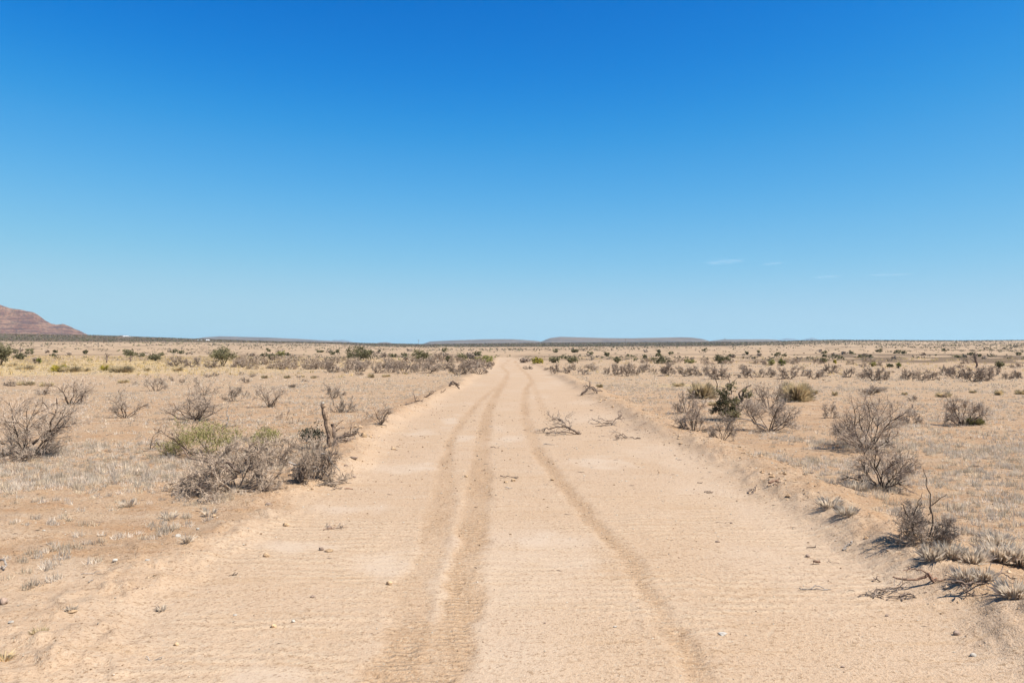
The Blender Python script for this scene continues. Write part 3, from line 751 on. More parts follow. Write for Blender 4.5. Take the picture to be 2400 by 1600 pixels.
# broken stump: leaning trunk, shorter stub with two prongs
x, y, z, r = at(776, 1048); s = y / F
t = thing('broken_stump', 'weathered split tree stump leaning left at the road edge above the brush heap', 'stump', (x, y, z))
limb(t, 'trunk', [(3 * s, 0, -4 * s), (-2 * s, 0, 26 * s), (-10 * s, 0, 62 * s), (-17 * s, 0, 90 * s), (-19.5 * s, 0, 101 * s)], .098, .058, M_WOOD, 11, 21, .10, 'tall bleached trunk')
limb(t, 'broken_top', [(-19.2 * s, 0, 100.5 * s), (-20 * s, 0, 104.5 * s)], .046, .040, M_STONEW, 9, 22, .02, 'pale broken top', 1)
limb(t, 'stub', [(8 * s, -.02, -3 * s), (6 * s, 0, 20 * s), (4 * s, 0, 54 * s)], .078, .042, M_DARKW, 9, 23, .12, 'shorter darker stub')
limb(t, 'prong', [(5 * s, 0, 42 * s), (14 * s, 0, 50 * s), (29 * s, 0, 63 * s)], .022, .009, M_WOOD, 6, 24)
limb(t, 'prong', [(6 * s, 0, 32 * s), (14 * s, 0, 40 * s), (22 * s, 0, 45 * s), (31 * s, 0, 44 * s)], .018, .007, M_DARKW, 6, 25)
limb(t, 'knot', [(-2 * s, -.07, 22 * s), (-3 * s, -.12, 26 * s), (-4 * s, -.10, 31 * s)], .03, .02, M_DARKW, 7, 26)

# ------------------------------------------------------------------ broken juniper and straw bushes of the right cluster
x, y, z, r = at(1713, 985); s = y / F
t = thing('broken_juniper', 'dark green half-dead juniper with antler-like bare boughs amid grey shrubs', 'juniper', (x, y, z))
for j, (pts, r0, r1) in enumerate([([(8, 0, 0), (14, 0, 30), (28, 0, 48), (30, 0, 66), (48, 0, 82)], .075, .022), ([(28, 0, 44), (20, 4, 62), (34, 6, 74)], .045, .015), ([(12, 0, 26), (-10, 4, 56), (-26, 6, 66), (-30, 6, 84), (-37, 6, 100)], .05, .012),
        ([(-8, 4, 56), (-16, 0, 72), (-28, 0, 78)], .026, .008), ([(2, 4, 60), (0, 6, 86), (-8, 8, 108)], .022, .006), ([(2, 6, 70), (10, 8, 92), (18, 8, 98)], .02, .006), ([(30, 0, 60), (44, -4, 58), (50, -6, 72)], .024, .01), ([(6, 0, 10), (-22, -4, 26), (-44, -6, 24)], .04, .012)]):
    limb(t, 'trunk' if j == 0 else 'bough', [(a * s, b * s, c * s) for a, b, c in pts], r0, r1, M_DARKW, 8, 70 + j, .3)
for j, (dx, dz, w, h, n) in enumerate([(-14, 4, 62, 48, 1300), (-40, 14, 26, 20, 280), (12, 0, 56, 40, 1000), (-20, 48, 34, 30, 480), (34, 50, 34, 26, 420), (4, 66, 26, 26, 280), (-2, 30, 50, 30, 600)]):
    V, Q = leaf_cloud(80 + j, w * s, h * s, n, .034, 0, 16, .6)
    o = obj('foliage', mesh_np('foliage', V, Q, M_OLIVE if j in (2, 5) else M_GREEN), t); o.location = (dx * s, (j % 3 - 1) * 8 * s, dz * s); o['kind'] = 'stuff'
assemble(t, *shrub_meshes(95, 80 * s, 70 * s, 5, m=(5, 4, 3)), 'stem')

def straw_bush(px, py, w, h, lb, n, seed, group=None, mtl=M_STRAW, name='straw_bush', cat='straw bush', twig=True):
    x, y, z, r = at(px, py); Wm, Hm = w * y / F, h * y / F
    t = thing(name, lb, cat, (x, y, z), 0, group)
    V, Q = blades(seed, int(n * 2.6), Hm, Wm * .30, 1.7, .0022 + .00006 * y, .5)
    V[:, 0] *= 1; 
    ex = np.percentile(V[:, 0], [1, 99]); k = Wm / max(ex[1] - ex[0], .01)
    V[:, 0] *= k; V[:, 1] *= min(k, 1.5); V[:, 2] *= Hm / np.percentile(V[:, 2], 99)
    obj('blades', mesh_np('blades', V, Q, mtl), t)['kind'] = 'stuff'
    if twig:
        me = shrub_meshes(seed + 3, Wm * .9, Hm * .9, 5, m=(5, 4, 2), twig=M_TWIGP, tmin=.004, split=False)
        assemble(t, *me, 'branches')
    return t
straw_bush(1646, 934, 58, 42, 'yellowish straw bush behind the grey shrubs left of the broken juniper', 500, 421)
straw_bush(1865, 940, 70, 46, 'broad yellow straw bush behind the wide bowl shaped shrub', 900, 422)
straw_bush(2285, 995, 42, 18, 'low yellow-green weed at the foot of the dense far right shrub', 260, 423, mtl=M_BROOM, name='weed', cat='weed', twig=False)
# ------------------------------------------------------------------ the far rows of bare shrubs
def far_proto(seed, stems=8, m=(7, 6, 4), tmin=.010, **op):
    op.setdefault('twig', M_TWIGFAR)
    return shrub_meshes(seed, 2.0, 1.5, stems, m=m, tmin=tmin, split=False, thick=1.3, **op)
FAR = [far_proto(600 + i, 8 + i % 3, lean=((i % 3 - 1) * .15, 0), spread=(.12, 1.0 + .1 * (i % 4))) for i in range(7)]
FARP = [far_proto(620 + i, 8, m=(7, 5, 3), tmin=.014, twig=M_TWIGP, bark=M_TWIG) for i in range(3)]
PROTO = {}
def place_far(px, py, w, h, lb, group, k, pool='far', rz=None):
    x, y, z, r = at(px, py)
    key = (pool, k)
    if key not in PROTO:
        t = thing('bare_shrub', lb, 'shrub', (0, 0, 0), 0, group)
        assemble(t, *(FAR if pool == 'far' else FARP)[k], 'branches')
        PROTO[key] = t
    else:
        t = copy_tree(PROTO[key])
    sx, sz = w * y / F / 2.0, h * y / F / 1.5
    t.location = (x, y, z - .03); t.scale = (sx, sx, sz)
    t.rotation_euler = (0, 0, (px * 1.37 + py) % 6.28 if rz is None else rz)
    tag(t, lb, 'shrub', group)
    return t
ORD = 'first second third fourth fifth sixth seventh eighth ninth tenth eleventh twelfth thirteenth fourteenth fifteenth sixteenth seventeenth eighteenth nineteenth twentieth'.split()
def nth(i):
    if i < 20: return ORD[i]
    t, u = divmod(i + 1, 10)
    tens = {2: 'twenty', 3: 'thirty', 4: 'forty'}[t]
    return {20: 'twentieth', 30: 'thirtieth', 40: 'fortieth'}[i + 1] if u == 0 else f'{tens}-{ORD[u - 1]}'
RROW = [(395, 765, 80, 85), (510, 765, 60, 70), (555, 735, 70, 60), (660, 775, 110, 60), (750, 742, 100, 70), (870, 770, 50, 60), (950, 782, 100, 100), (1060, 790, 120, 120), (1130, 782, 60, 70), (1210, 752, 120, 80),
        (1310, 770, 60, 60), (1440, 785, 140, 110), (1590, 790, 140, 90), (1700, 790, 70, 60), (1820, 790, 120, 90), (1920, 820, 160, 120), (2150, 805, 140, 110), (2270, 800, 110, 80)]
RROW = [(1200 + a / 3.92, 680 + b / 3.92, w / 3.92, h / 3.92) for a, b, w, h in RROW]
RROW2 = [(20, 800, 90, 85), (200, 815, 160, 110), (330, 790, 60, 60), (420, 815, 120, 85), (500, 800, 80, 70), (570, 762, 140, 85), (740, 800, 140, 85), (870, 812, 100, 80), (970, 830, 130, 115), (1090, 825, 90, 80),
         (1280, 822, 110, 95), (1400, 830, 100, 105), (1510, 825, 110, 90), (1630, 782, 100, 85), (1720, 812, 150, 105), (1880, 840, 170, 125), (2020, 832, 140, 115), (2085, 785, 80, 70), (2200, 817, 80, 70), (2290, 812, 90, 75)]
RROW += [(1800 + a / 3.92, 680 + b / 3.92, w / 3.92, h / 3.92) for a, b, w, h in RROW2]
for i, (px, py, w, h) in enumerate(sorted(RROW)):
    place_far(px, py, w * 1.08, h * 1.08, f'{nth(i)} bare shrub from the road in the thin far row on the right plain', 'far row of bare shrubs right of the road', i % 7)
LROW = [(680, 757, 115, 95), (745, 752, 60, 60), (840, 762, 100, 95), (930, 750, 90, 90), (985, 745, 100, 100), (1110, 762, 110, 90), (1230, 758, 120, 90), (1350, 767, 130, 100), (1460, 757, 80, 70), (1590, 764, 150, 95), (1720, 732, 100, 70), (1850, 777, 190, 110), (1960, 745, 80, 60), (2050, 768, 150, 100), (2130, 722, 80, 50), (960, 780, 60, 40), (2165, 690, 50, 30)]
LROW = [(600 + a / 3.92, 680 + b / 3.92, w / 3.92, h / 3.92) for a, b, w, h in LROW]
for i, (px, py, w, h) in enumerate(sorted(LROW, reverse=True)):
    place_far(px, py, w * 1.08, h * 1.08, f'{nth(i)} bare shrub from the road in the dense far row on the left plain', 'far row of bare shrubs left of the road', (i * 3) % 7)
# brushy pale belt behind the left row, and loose shrubs behind the right row
rng = random.Random(5)
for i in range(52):
    px = rng.uniform(560, 1130); py = rng.uniform(849, 866) - (4 if px > 1000 else 0)
    place_far(px, py, rng.uniform(22, 44), rng.uniform(13, 22), 'pale wispy brush massed behind the far row of shrubs left of the road', 'pale brush belt behind the left row', i % 3, 'pale')
for i, px in enumerate(sorted(rng.uniform(1480, 2420) for _ in range(26))):
    py = rng.uniform(848, 866)
    place_far(px, py, rng.uniform(14, 28), rng.uniform(8, 14), f'{nth(i)} small faded brush clump from the road just behind the far right row', 'faded brush behind the right row', i % 3, 'pale')
for i, (px, py, w, h, lb) in enumerate([
    (576, 897, 18, 14, 'small round grey shrub well behind the small dense one'), (428, 897, 12, 12, 'tiny upright shrub behind the broad domed one'), (505, 881, 22, 9, 'flat grey shrub on the plain before the tall green bush'), (566, 879, 12, 9, 'tiny dark shrub right of the flat grey one'),
    (590, 884, 12, 8, 'tiny brown shrub nearest the brown straw tuft'), (488, 884, 14, 8, 'small shrub touching the flat grey one on its left'), (415, 858, 34, 24, 'pale branching shrub at the straw edge left of the tall green bush'), (450, 860, 40, 24, 'wide pale shrub close left of the tall green bush'),
    (500, 862, 30, 18, 'pale low shrub at the left foot of the tall green bush'), (560, 860, 36, 20, 'greyish shrub at the right foot of the tall green bush'), (400, 889, 10, 7, 'tiny shrub below the lone straw bush'), (690, 908, 26, 10, 'low faint shrub between the lone vase shaped shrub and the tufts'),
    (100, 925, 34, 16, 'faint wispy shrub behind the large sprawling one at the left edge'), (318, 902, 16, 10, 'small faint shrub left of the low spiky one'), (404, 893, 9, 8, 'tiny twig shrub right of the low spiky one'),
    (1240, 865, 20, 9, 'tiny low shrub at the right road edge near its neck'), (1282, 866, 18, 6, 'flat twiggy scrap at the start of the right berm'), (1931, 892, 8, 5, 'speck of a shrub before the middle of the far right row'), (2094, 873, 8, 5, 'tiny shrub in a gap of the far right row'),
    (700, 885, 12, 6, 'tiny shrub right of the rounded orange tuft'), (712, 893, 14, 8, 'tiny brown shrub just nearer than the tiny brown tuft'), (738, 884, 22, 5, 'flat dark shrub beside the small straw tuft'), (1312, 872, 14, 6, 'little shrub in front of the right row near the road'),
    (22, 905, 30, 14, 'faint grey shrub at the left edge beyond the sprawling one'), (2140, 940, 30, 16, 'small faint shrub beyond the biggest tangled one, to its right'), (2040, 925, 40, 22, 'wispy shrub crown showing above the biggest tangled one')]):
    place_far(px, py, w, h, lb, 'small scattered grey shrubs of the middle plain', i % 7)
# crooked dead trees on the left straw flat, fallen bough before the left row
for px, py, h, lb in ((250, 850, 22, 'small crooked dead tree standing in the straw left of the forked one'), (305, 848, 16, 'dark short dead stem on the left straw flat near a green bush'), (2289, 862, 34, 'tall crooked pale snag rising behind the far row on the right plain'), (2285, 848, 24, 'dark bushy snag far behind the tall pale one on the right')):
    x, y, z, r = at(px, py); s = y / F
    t = thing('dead_tree', lb, 'dead tree', (x, y, z))
    limb(t, 'trunk', [(0, 0, -.1), (1 * s, 0, h * .4 * s), (-1 * s, 0, h * .7 * s), (2 * s, 0, h * s)], .13, .04, M_DARKW, 6, int(px), .3)
    for j in range(5):
        a = -1 + j * .5
        limb(t, 'branch', [(.5 * s, 0, h * (.3 + .1 * j) * s), ((a * 5) * s, .3, h * (.5 + .09 * j) * s), (a * 9 * s, .5, h * (.72 + .06 * j) * s)], .06, .02, M_DARKW, 5, int(px) + j, .4)
x, y, z, r = at(741, 860); s = y / F
t = thing('fallen_bough', 'dark fallen bough propped on the straw before the left shrub row', 'bough', (x, y, z))
for j, pts in enumerate([[(-14, 0, 1), (-4, 0, 5), (8, 0, 11)], [(-2, 0, 5), (0, 0, 10), (3, 0, 12)], [(2, 0, 1), (5, 0, 8), (7, 0, 10)]]):
    limb(t, 'limb', [(a * s, 0, c * s) for a, b, c in pts], .12, .04, M_DARKW, 5, 130 + j)

# ------------------------------------------------------------------ green bushes, yuccas and straw bushes of the middle distance
def leafy(px, py, w, h, lb, group, n=700, mtl=None, leaf=None, name='green_bush', cat='bush', seed=0, z0=.15, trunk=True, clumps=34):
    x, y, z, r = at(px, py); Wm, Hm = w * y / F, h * y / F
    t = thing(name, lb, cat, (x, y, z), 0, group)
    leaf = leaf or max(.06, .0011 * y)
    obj('foliage', mesh_np('foliage', *leaf_cloud(seed + int(px), Wm, Hm, n, leaf, z0, clumps, .5), mtl or M_GREEN), t)['kind'] = 'stuff'
    if trunk:
        rg = random.Random(int(px))
        for j in range(4):
            a = (j - 1.5) / 1.5
            limb(t, 'trunk', [(a * .1, 0, -.1), (a * Wm * .12, rg.uniform(-.2, .2), Hm * .3), (a * Wm * .27, rg.uniform(-.3, .3), Hm * .68)], .05 * Hm ** .5, .02, M_BARK, 5, j)
    return t
GB = 'dark green bushes dotting the flat beyond the shrub rows'
leafy(842, 844, 60, 30, 'large dark green round bush, biggest on the flat left of the road', GB, 2000, seed=1, z0=.05, clumps=46)
leafy(523, 858, 54, 39, 'tall green bush with visible trunk between the straw and the pale brush', GB, 1600, M_OLIVE, seed=2, z0=.30, clumps=40)
leafy(985, 847, 44, 25, 'grey-green rounded bush midway from the biggest green bush to the road', GB, 1100, M_OLIVE, seed=3, z0=.05)
leafy(2, 857, 44, 48, 'dark green tree cut off by the far left edge of the view', GB, 1600, seed=4, z0=.2)
leafy(1082, 848, 26, 19, 'bright green rounded bush left of the road end', GB, 700, M_OLIVE, seed=5, z0=.05)
leafy(1049, 848, 13, 15, 'narrow green shrub next to the bright rounded one near the road end', GB, 320, M_OLIVE, seed=6)
leafy(1102, 840, 24, 14, 'grey-blue low bush touching the bright rounded one', GB, 420, M_TWIG, seed=7, z0=0)
leafy(1138, 849, 54, 13, 'long low olive bush beside the neck of the road', GB, 700, M_BROOM, seed=8, z0=0)
leafy(950, 846, 8, 8, 'tiny green bush in front of the grey-green rounded bush', GB, 160, M_OLIVE, seed=9, trunk=False)
leafy(917, 837, 24, 8, 'low flat green bush right of the biggest green bush', GB, 300, M_OLIVE, seed=10, trunk=False, z0=0)
leafy(900, 839, 14, 13, 'small grey bush right of the biggest green bush', GB, 220, M_TWIG, seed=11, trunk=False)
leafy(304, 834, 36, 13, 'wide dull green bush on the far left flat beyond the straw', GB, 520, M_OLIVE, seed=12, z0=0)
leafy(360, 845, 34, 15, 'grey-green bush on the left flat right of the wide dull one', GB, 520, M_OLIVE, seed=13, z0=0)
leafy(659, 834, 30, 10, 'yellowish green low bush left of the biggest green bush', GB, 400, M_BROOM, seed=14, z0=0)
leafy(636, 844, 22, 14, 'dark green thin bush behind the pale brush belt', GB, 320, seed=15)
leafy(1261, 851, 34, 13, 'yellow-green bush at the right side of the road neck', GB, 520, M_YELLOW, seed=16, z0=0)
leafy(1300, 850, 28, 13, 'grey and green bush second from the road neck on the right', GB, 420, M_OLIVE, seed=17, z0=0)
leafy(1341, 851, 30, 15, 'green bush third from the road neck on the right', GB, 480, M_OLIVE, seed=18, z0=0)
leafy(1230, 850, 30, 11, 'dull grey-green bush hugging the right road edge at its neck', GB, 420, M_TWIG, seed=19, z0=0)
leafy(1447, 851, 20, 13, 'olive bush behind the right row above its densest part', GB, 320, M_OLIVE, seed=20)
leafy(1550, 852, 52, 15, 'wide dark patchy bush behind the right row', GB, 800, seed=21, z0=0)
leafy(1618, 851, 34, 9, 'low olive bush right of the wide dark patchy one', GB, 380, M_BROOM, seed=22, z0=0, trunk=False)
leafy(1692, 852, 38, 19, 'largest rounded green bush on the flat right of the road', GB, 900, seed=23, z0=.05)
leafy(1422, 836, 14, 11, 'small dark green bush far behind the right row', GB, 220, seed=24, trunk=False)
leafy(1512, 841, 12, 10, 'small green bush behind the wide dark patchy one', GB, 200, M_OLIVE, seed=25, trunk=False)
leafy(1345, 826, 22, 8, 'dark rounded bush far off beyond the road neck', GB, 260, seed=26, trunk=False, z0=0)
leafy(1542, 836, 14, 9, 'farther small green bush above the wide dark patchy one', GB, 200, M_OLIVE, seed=27, trunk=False)
leafy(1931, 851, 22, 12, 'small dark green bush behind the right row past the yucca', GB, 320, seed=28)
leafy(1809, 856, 18, 15, 'brownish green bush left of the spiky yucca', GB, 300, M_BROOM, seed=29)
leafy(2047, 859, 14, 10, 'small olive bush on the right plain between yuccas', GB, 220, M_BROOM, seed=30, trunk=False)
leafy(2086, 860, 18, 8, 'low green bush touching the upright yucca', GB, 260, seed=31, trunk=False, z0=0)
leafy(2343, 864, 20, 18, 'bright green upright bush near the far right edge', GB, 500, M_OLIVE, seed=32)
leafy(1957, 853, 7, 11, 'tiny yellow bush right of the small dark green one', GB, 130, M_YELLOW, seed=33, trunk=False)
leafy(46, 842, 30, 14, 'olive bush second from the left edge on the flat', GB, 420, M_OLIVE, seed=34, z0=0)
leafy(82, 851, 11, 14, 'dark brown-green shrub just left of the bright yucca', GB, 220, M_TWIG, seed=35)
rg = random.Random(11)
HUE = ('dark green', 'olive', 'grey')
for i, px in enumerate(sorted(rg.uniform(10, 640) if i < 26 else rg.uniform(640, 1120) for i in range(44))):
    leafy(px, rg.uniform(824, 836), rg.uniform(10, 26), rg.uniform(6, 10), f'low {HUE[i % 3]} bush, {nth(i)} from the left edge in the broken far left line', 'line of low bushes across the far left flat', 150, [M_GREEN, M_OLIVE, M_TWIG][i % 3], seed=100 + i, trunk=False, z0=0, clumps=14)
for i, px in enumerate(sorted(rg.uniform(1290, 2395) for _ in range(40))):
    leafy(px, rg.uniform(822, 842), rg.uniform(9, 22), rg.uniform(5, 9), f'low {HUE[i % 3]} bush, {nth(i)} from the road among those dotting the far right flat', 'low bushes dotting the far right flat', 130, [M_GREEN, M_OLIVE, M_TWIG][i % 3], seed=200 + i, trunk=False, z0=0, clumps=12)
def yucca(px, py, w, h, lb, mtl=M_YUCCA, n=70):
    x, y, z, r = at(px, py); Wm, Hm = w * y / F, h * y / F
    t = thing('yucca', lb, 'yucca', (x, y, z), 0, 'yuccas on the flat')
    limb(t, 'trunk', [(0, 0, -.1), (0, 0, Hm * .5)], Wm * .12, Wm * .09, M_DARKW, 7, int(px), .05)
    rg = np.random.default_rng(int(px))
    d = norm(rg.normal(size=(n, 3)) + np.array([0, 0, .35])); b = np.array([0, 0, Hm * .5])
    s = norm(np.cross(d, rg.normal(size=(n, 3)))) * .045
    ln = np.array([Wm * .5, Wm * .5, Hm * .55])
    V = np.stack([b + d * .08 - s, b + d * .08 + s, b + d * ln * .6 + s * .8, b + d * ln], 1).reshape(-1, 3)
    obj('leaves', mesh_np('leaves', V, np.arange(n * 4).reshape(n, 4), mtl), t)['kind'] = 'stuff'
yucca(1833, 857, 28, 18, 'bright spiky yucca behind the right row of shrubs')
yucca(92, 852, 17, 15, 'bright green yucca on the left straw flat')
yucca(2106, 863, 18, 15, 'upright dark green yucca in a low bush on the right plain')
yucca(1253, 850, 14, 11, 'small yellowish yucca inside the bush at the road neck')
SG = 'straw and yellow bushes on the left flat'
straw_bush(140, 871, 36, 18, 'bright yellow-green bush at the front of the left straw flat', 420, 431, SG, M_YELLOW, 'yellow_bush', 'yellow bush', False)
straw_bush(166, 871, 48, 15, 'wide straw mound joined to the bright yellow-green bush', 420, 432, SG, M_STRAW, twig=False)
straw_bush(246, 868, 22, 14, 'yellowish tuft midway along the straw flat', 260, 433, SG, M_YELLOW, twig=False)
straw_bush(286, 872, 54, 17, 'wide tan straw mound right of the yellowish tuft', 460, 434, SG, twig=False)
straw_bush(344, 869, 16, 9, 'small round straw tuft alone right of the wide tan mound', 160, 435, SG, twig=False)
straw_bush(418, 869, 24, 12, 'lone straw bush farther right on the flat', 220, 436, SG, twig=False)
straw_bush(200, 870, 26, 10, 'brownish straw tuft between the bright bush and the yellowish tuft', 220, 437, SG, twig=False)
straw_bush(60, 866, 40, 12, 'low tan straw mound nearest the left edge', 260, 438, SG, twig=False)
straw_bush(30, 858, 26, 10, 'straw tuft beneath the dark tree at the left edge', 200, 439, SG, twig=False)
TG = 'straw tufts scattered over the middle plain'
for i, (px, py, w, h, lb) in enumerate([(673, 886, 17, 8, 'rounded orange straw tuft, left of the two small far ones'), (620, 886, 16, 8, 'brown straw tuft left of the rounded orange one'), (735, 886, 14, 6, 'small straw tuft right of the rounded orange one'), (870, 885, 16, 11, 'straw tuft just before the left shrub row'), (710, 884, 10, 5, 'tiny brown tuft on the bare left plain'), (905, 883, 20, 7, 'flat yellow tuft before the left row nearer the road'),
        (2211, 931, 34, 13, 'broad straw tuft behind the dense far right shrub'), (2341, 926, 20, 14, 'straw tuft second from the right edge'), (2392, 924, 24, 13, 'golden straw tuft at the right edge'), (1956, 927, 14, 11, 'bright orange straw tuft right of the broad yellow straw bush'), (1908, 922, 20, 10, 'pale yellow tuft beside the broad yellow straw bush'), (2280, 921, 16, 7, 'low yellow tuft above the dense far right shrub'),
        (2120, 925, 14, 8, 'small tan tuft behind the biggest tangled shrub'), (2056, 921, 14, 7, 'tan tuft on the skyline side of the biggest tangled shrub'), (290, 897, 26, 9, 'yellow grass clump beyond the medium lone shrub'), (60, 902, 40, 10, 'wide yellow grass clump behind the left edge shrubs'), (110, 905, 30, 12, 'yellowish grass clump behind the wide leaning shrub'), (1672, 950, 24, 10, 'orange grass clump at the back foot of the broken juniper'), (1405, 908, 16, 9, 'yellow grass tuft right of the root clump on the right berm'), (1590, 905, 30, 10, 'broad yellow grass patch behind the left cluster of grey shrubs')]):
    straw_bush(px, py, w, h, lb, 150 + int(w * 4), 450 + i, TG, M_STRAW, 'straw_tuft', 'straw tuft', False)

# ------------------------------------------------------------------ grass, far scrub, loose stone: nobody could count these
def tufts(seed, X, Y, L, nb, w, cols, rspread=.5, spread=1.0):
    rng = np.random.default_rng(seed)
    n = len(X); Z = height(X, Y) - .01
    L = np.broadcast_to(L, (n,)); w = np.broadcast_to(w, (n,))
    ph = rng.uniform(0, 6.283, (n, nb)); th = np.abs(rng.normal(0, spread * .55, (n, nb)))
    ln = L[:, None] * rng.uniform(.45, 1.15, (n, nb))
    rr = L[:, None] * rspread * np.sqrt(rng.uniform(0, 1, (n, nb))); pb = rng.uniform(0, 6.283, (n, nb))
    bx, by = X[:, None] + rr * np.cos(pb), Y[:, None] + rr * np.sin(pb)
    dx, dy, dz = np.sin(th) * np.cos(ph), np.sin(th) * np.sin(ph), np.cos(th)
    base = np.stack([bx, by, np.repeat(Z[:, None], nb, 1)], -1)
    tip = base + np.stack([dx, dy, dz], -1) * ln[..., None]
    a = rng.uniform(0, 6.283, (n, nb))
    s = np.stack([np.cos(a), np.sin(a), a * 0], -1) * w[:, None, None]
    V = np.stack([base - s, base + s, tip], 2).reshape(-1, 3)
    c = np.asarray(cols)[rng.integers(0, len(cols), n)] * rng.uniform(.75, 1.2, (n, 1))
    cc = np.repeat(c[:, None], nb, 1) * rng.uniform(.88, 1.12, (n, nb, 1))
    return V, np.repeat(cc.reshape(-1, 3), 3, 0)
def scatter(seed, n, d0, d1, half=40, power=1.0):
    rng = np.random.default_rng(seed)
    u = rng.uniform(0, 1, n)
    d = (d0 ** (2 * power) + u * (d1 ** (2 * power) - d0 ** (2 * power))) ** (1 / (2 * power))
    a = np.radians(rng.uniform(-half, half, n))
    return d * np.sin(a), d * np.cos(a), rng
def triangles(name, V, col, mtl):
    me = mesh_np(name, V, np.arange(len(V)).reshape(-1, 3), mtl)
    set_tint(me, col)
    return me
PALE = [(.77, .65, .51), (.72, .60, .465), (.67, .555, .43), (.74, .60, .42), (.56, .45, .32)]
GOLD = [(.86, .62, .27), (.92, .68, .32), (.78, .57, .28), (.70, .55, .34)]
def build_grass():
    Vs, Cs = [], []
    for seed, n, kk, d0, d1, L, nb, w, dens in ((1, 4000, 7, 5.5, 24, (.075, .135), 38, .0056, 1.0), (2, 11000, 5, 24, 60, (.07, .14), 13, .010, .9), (3, 14000, 3, 60, 130, (.10, .19), 7, .024, .8)):
        X, Y, rng = scatter(seed, n, d0, d1)
        k = rng.integers(1, kk + 1, n); sp = .10 + .028 * k
        X, Y, sp = np.repeat(X, k), np.repeat(Y, k), np.repeat(sp, k); n = len(X)
        X = X + rng.normal(0, 1, n) * sp * 1.5; Y = Y + rng.normal(0, 1, n) * sp
        t = road_t(X, Y); right = X > road_centre(Y)
        big = fbm(X * .28 + 5, Y * .28, 301, 4); sm = fbm(X * .9, Y * .9, 305, 3)
        want = np.where(right, .56, .56 + .25 * np.exp(-((Y - 12.5) / 3.5) ** 2)) + (big - .5) * 2.4 + (sm - .5) * 1.6
        want = want * np.where(right, 1.0, sstep(7.2, 9.5, Y)) * sstep(.6, 1.4, t)
        keep = rng.uniform(0, 1, n) < want * dens
        X, Y = X[keep], Y[keep]
        l = rng.uniform(L[0], L[1], len(X)) * np.where(X > 4, 1.1, 1.0) * (.65 + .7 * fbm(X * .6, Y * .6, 309, 2))
        V, c = tufts(seed + 50, X, Y, l, nb, w, PALE, .66, 1.5)
        Vs.append(V); Cs.append(c)
    tag(obj('grass', triangles('grass', np.concatenate(Vs), np.concatenate(Cs), M_GRASS)), 'short dead grey grass tufts covering the plain on both sides of the road', 'grass', kind='stuff')
    X, Y, rng = scatter(9, 16000, 62, 210)
    px = bearing(X, Y)
    want = np.interp(px, [-300, 0, 500, 700, 1000, 1300, 1500, 1800, 2400], [.9, .95, .8, .4, .12, .05, .12, .15, .2]) * sstep(72, 92, Y) * (.3 + 1.2 * fbm(X * .1, Y * .06, 321, 3)) * (road_t(X, Y) > 1)
    k = rng.uniform(0, 1, len(X)) < want
    V, c = tufts(60, X[k], Y[k], rng.uniform(.2, .48, k.sum()), 8, .035, GOLD, .6, .9)
    tag(obj('straw_grass', triangles('straw_grass', V, c, M_GRASS)), 'golden straw grass covering the flat left of the road before the far bushes', 'grass', kind='stuff')
build_grass()

def build_scrub():
    """low scrub too far off to tell apart: clumps of leaf-sized faces near, coarser clumps toward the horizon"""
    Vs, Cs = [], []
    tones = np.array([(.075, .080, .040), (.10, .095, .055), (.135, .115, .085), (.16, .125, .09), (.12, .105, .085), (.13, .13, .05)])
    for seed, n, d0, d1, nf, size, r in ((21, 8000, 150, 420, 15, .22, .55), (22, 24000, 420, 1300, 7, .5, .8), (23, 26000, 1300, 3000, 4, 1.1, 1.3)):
        X, Y, rng = scatter(seed, n, d0, d1, 37)
        px = bearing(X, Y); d = np.hypot(X, Y)
        ys = HZ - (far_height(X, Y) - EYE) / d * F
        cl = fbm(X * .012 + 3, Y * .006, 331 + seed, 3) + .6 * (fbm(X * .05, Y * .03, 335, 2) - .5)
        lo = np.interp(px, [-400, 0, 600, 760, 900, 1100, 1300, 1500, 1700, 1850, 2000, 2400], [804, 803.5, 804, 806, 811.5, 813, 812.5, 812, 811, 807.5, 803, 802])
        want = sstep(.44, .70, cl) * .6 + .03 + (ys < lo) * .6
        k = (rng.uniform(0, 1, n) < want) & (road_t(X, Y) > 2)
        X, Y = X[k], Y[k]; m = len(X)
        Z = height(X, Y, False)
        rs = r * rng.uniform(.45, 1.25, m)
        P = np.stack([X, Y, Z], -1)[:, None] + rng.normal(0, .5, (m, nf, 3)) * rs[:, None, None] * np.array([1.1, 1.1, .55]) + np.array([0, 0, 1]) * (rs * .5)[:, None, None]
        tri = P[:, :, None] + rng.normal(0, .6, (m, nf, 3, 3)) * size * rng.uniform(.6, 1.2, (m, nf, 1, 1))
        tri[..., 2] = np.maximum(tri[..., 2], Z[:, None, None])
        Vs.append(tri.reshape(-1, 3))
        tn = tones if d0 < 1000 else tones * np.array([1.05, .82, .62])
        c = tn[rng.integers(0, len(tn), m)] * rng.uniform(.8, 1.25, (m, 1))
        Cs.append(np.repeat(c, nf * 3, 0))
    tag(obj('distant_scrub', triangles('distant_scrub', np.concatenate(Vs), np.concatenate(Cs), M_SCRUB)), 'dark low scrub peppering the pale plain up to the horizon', 'scrub', kind='stuff')
build_scrub()

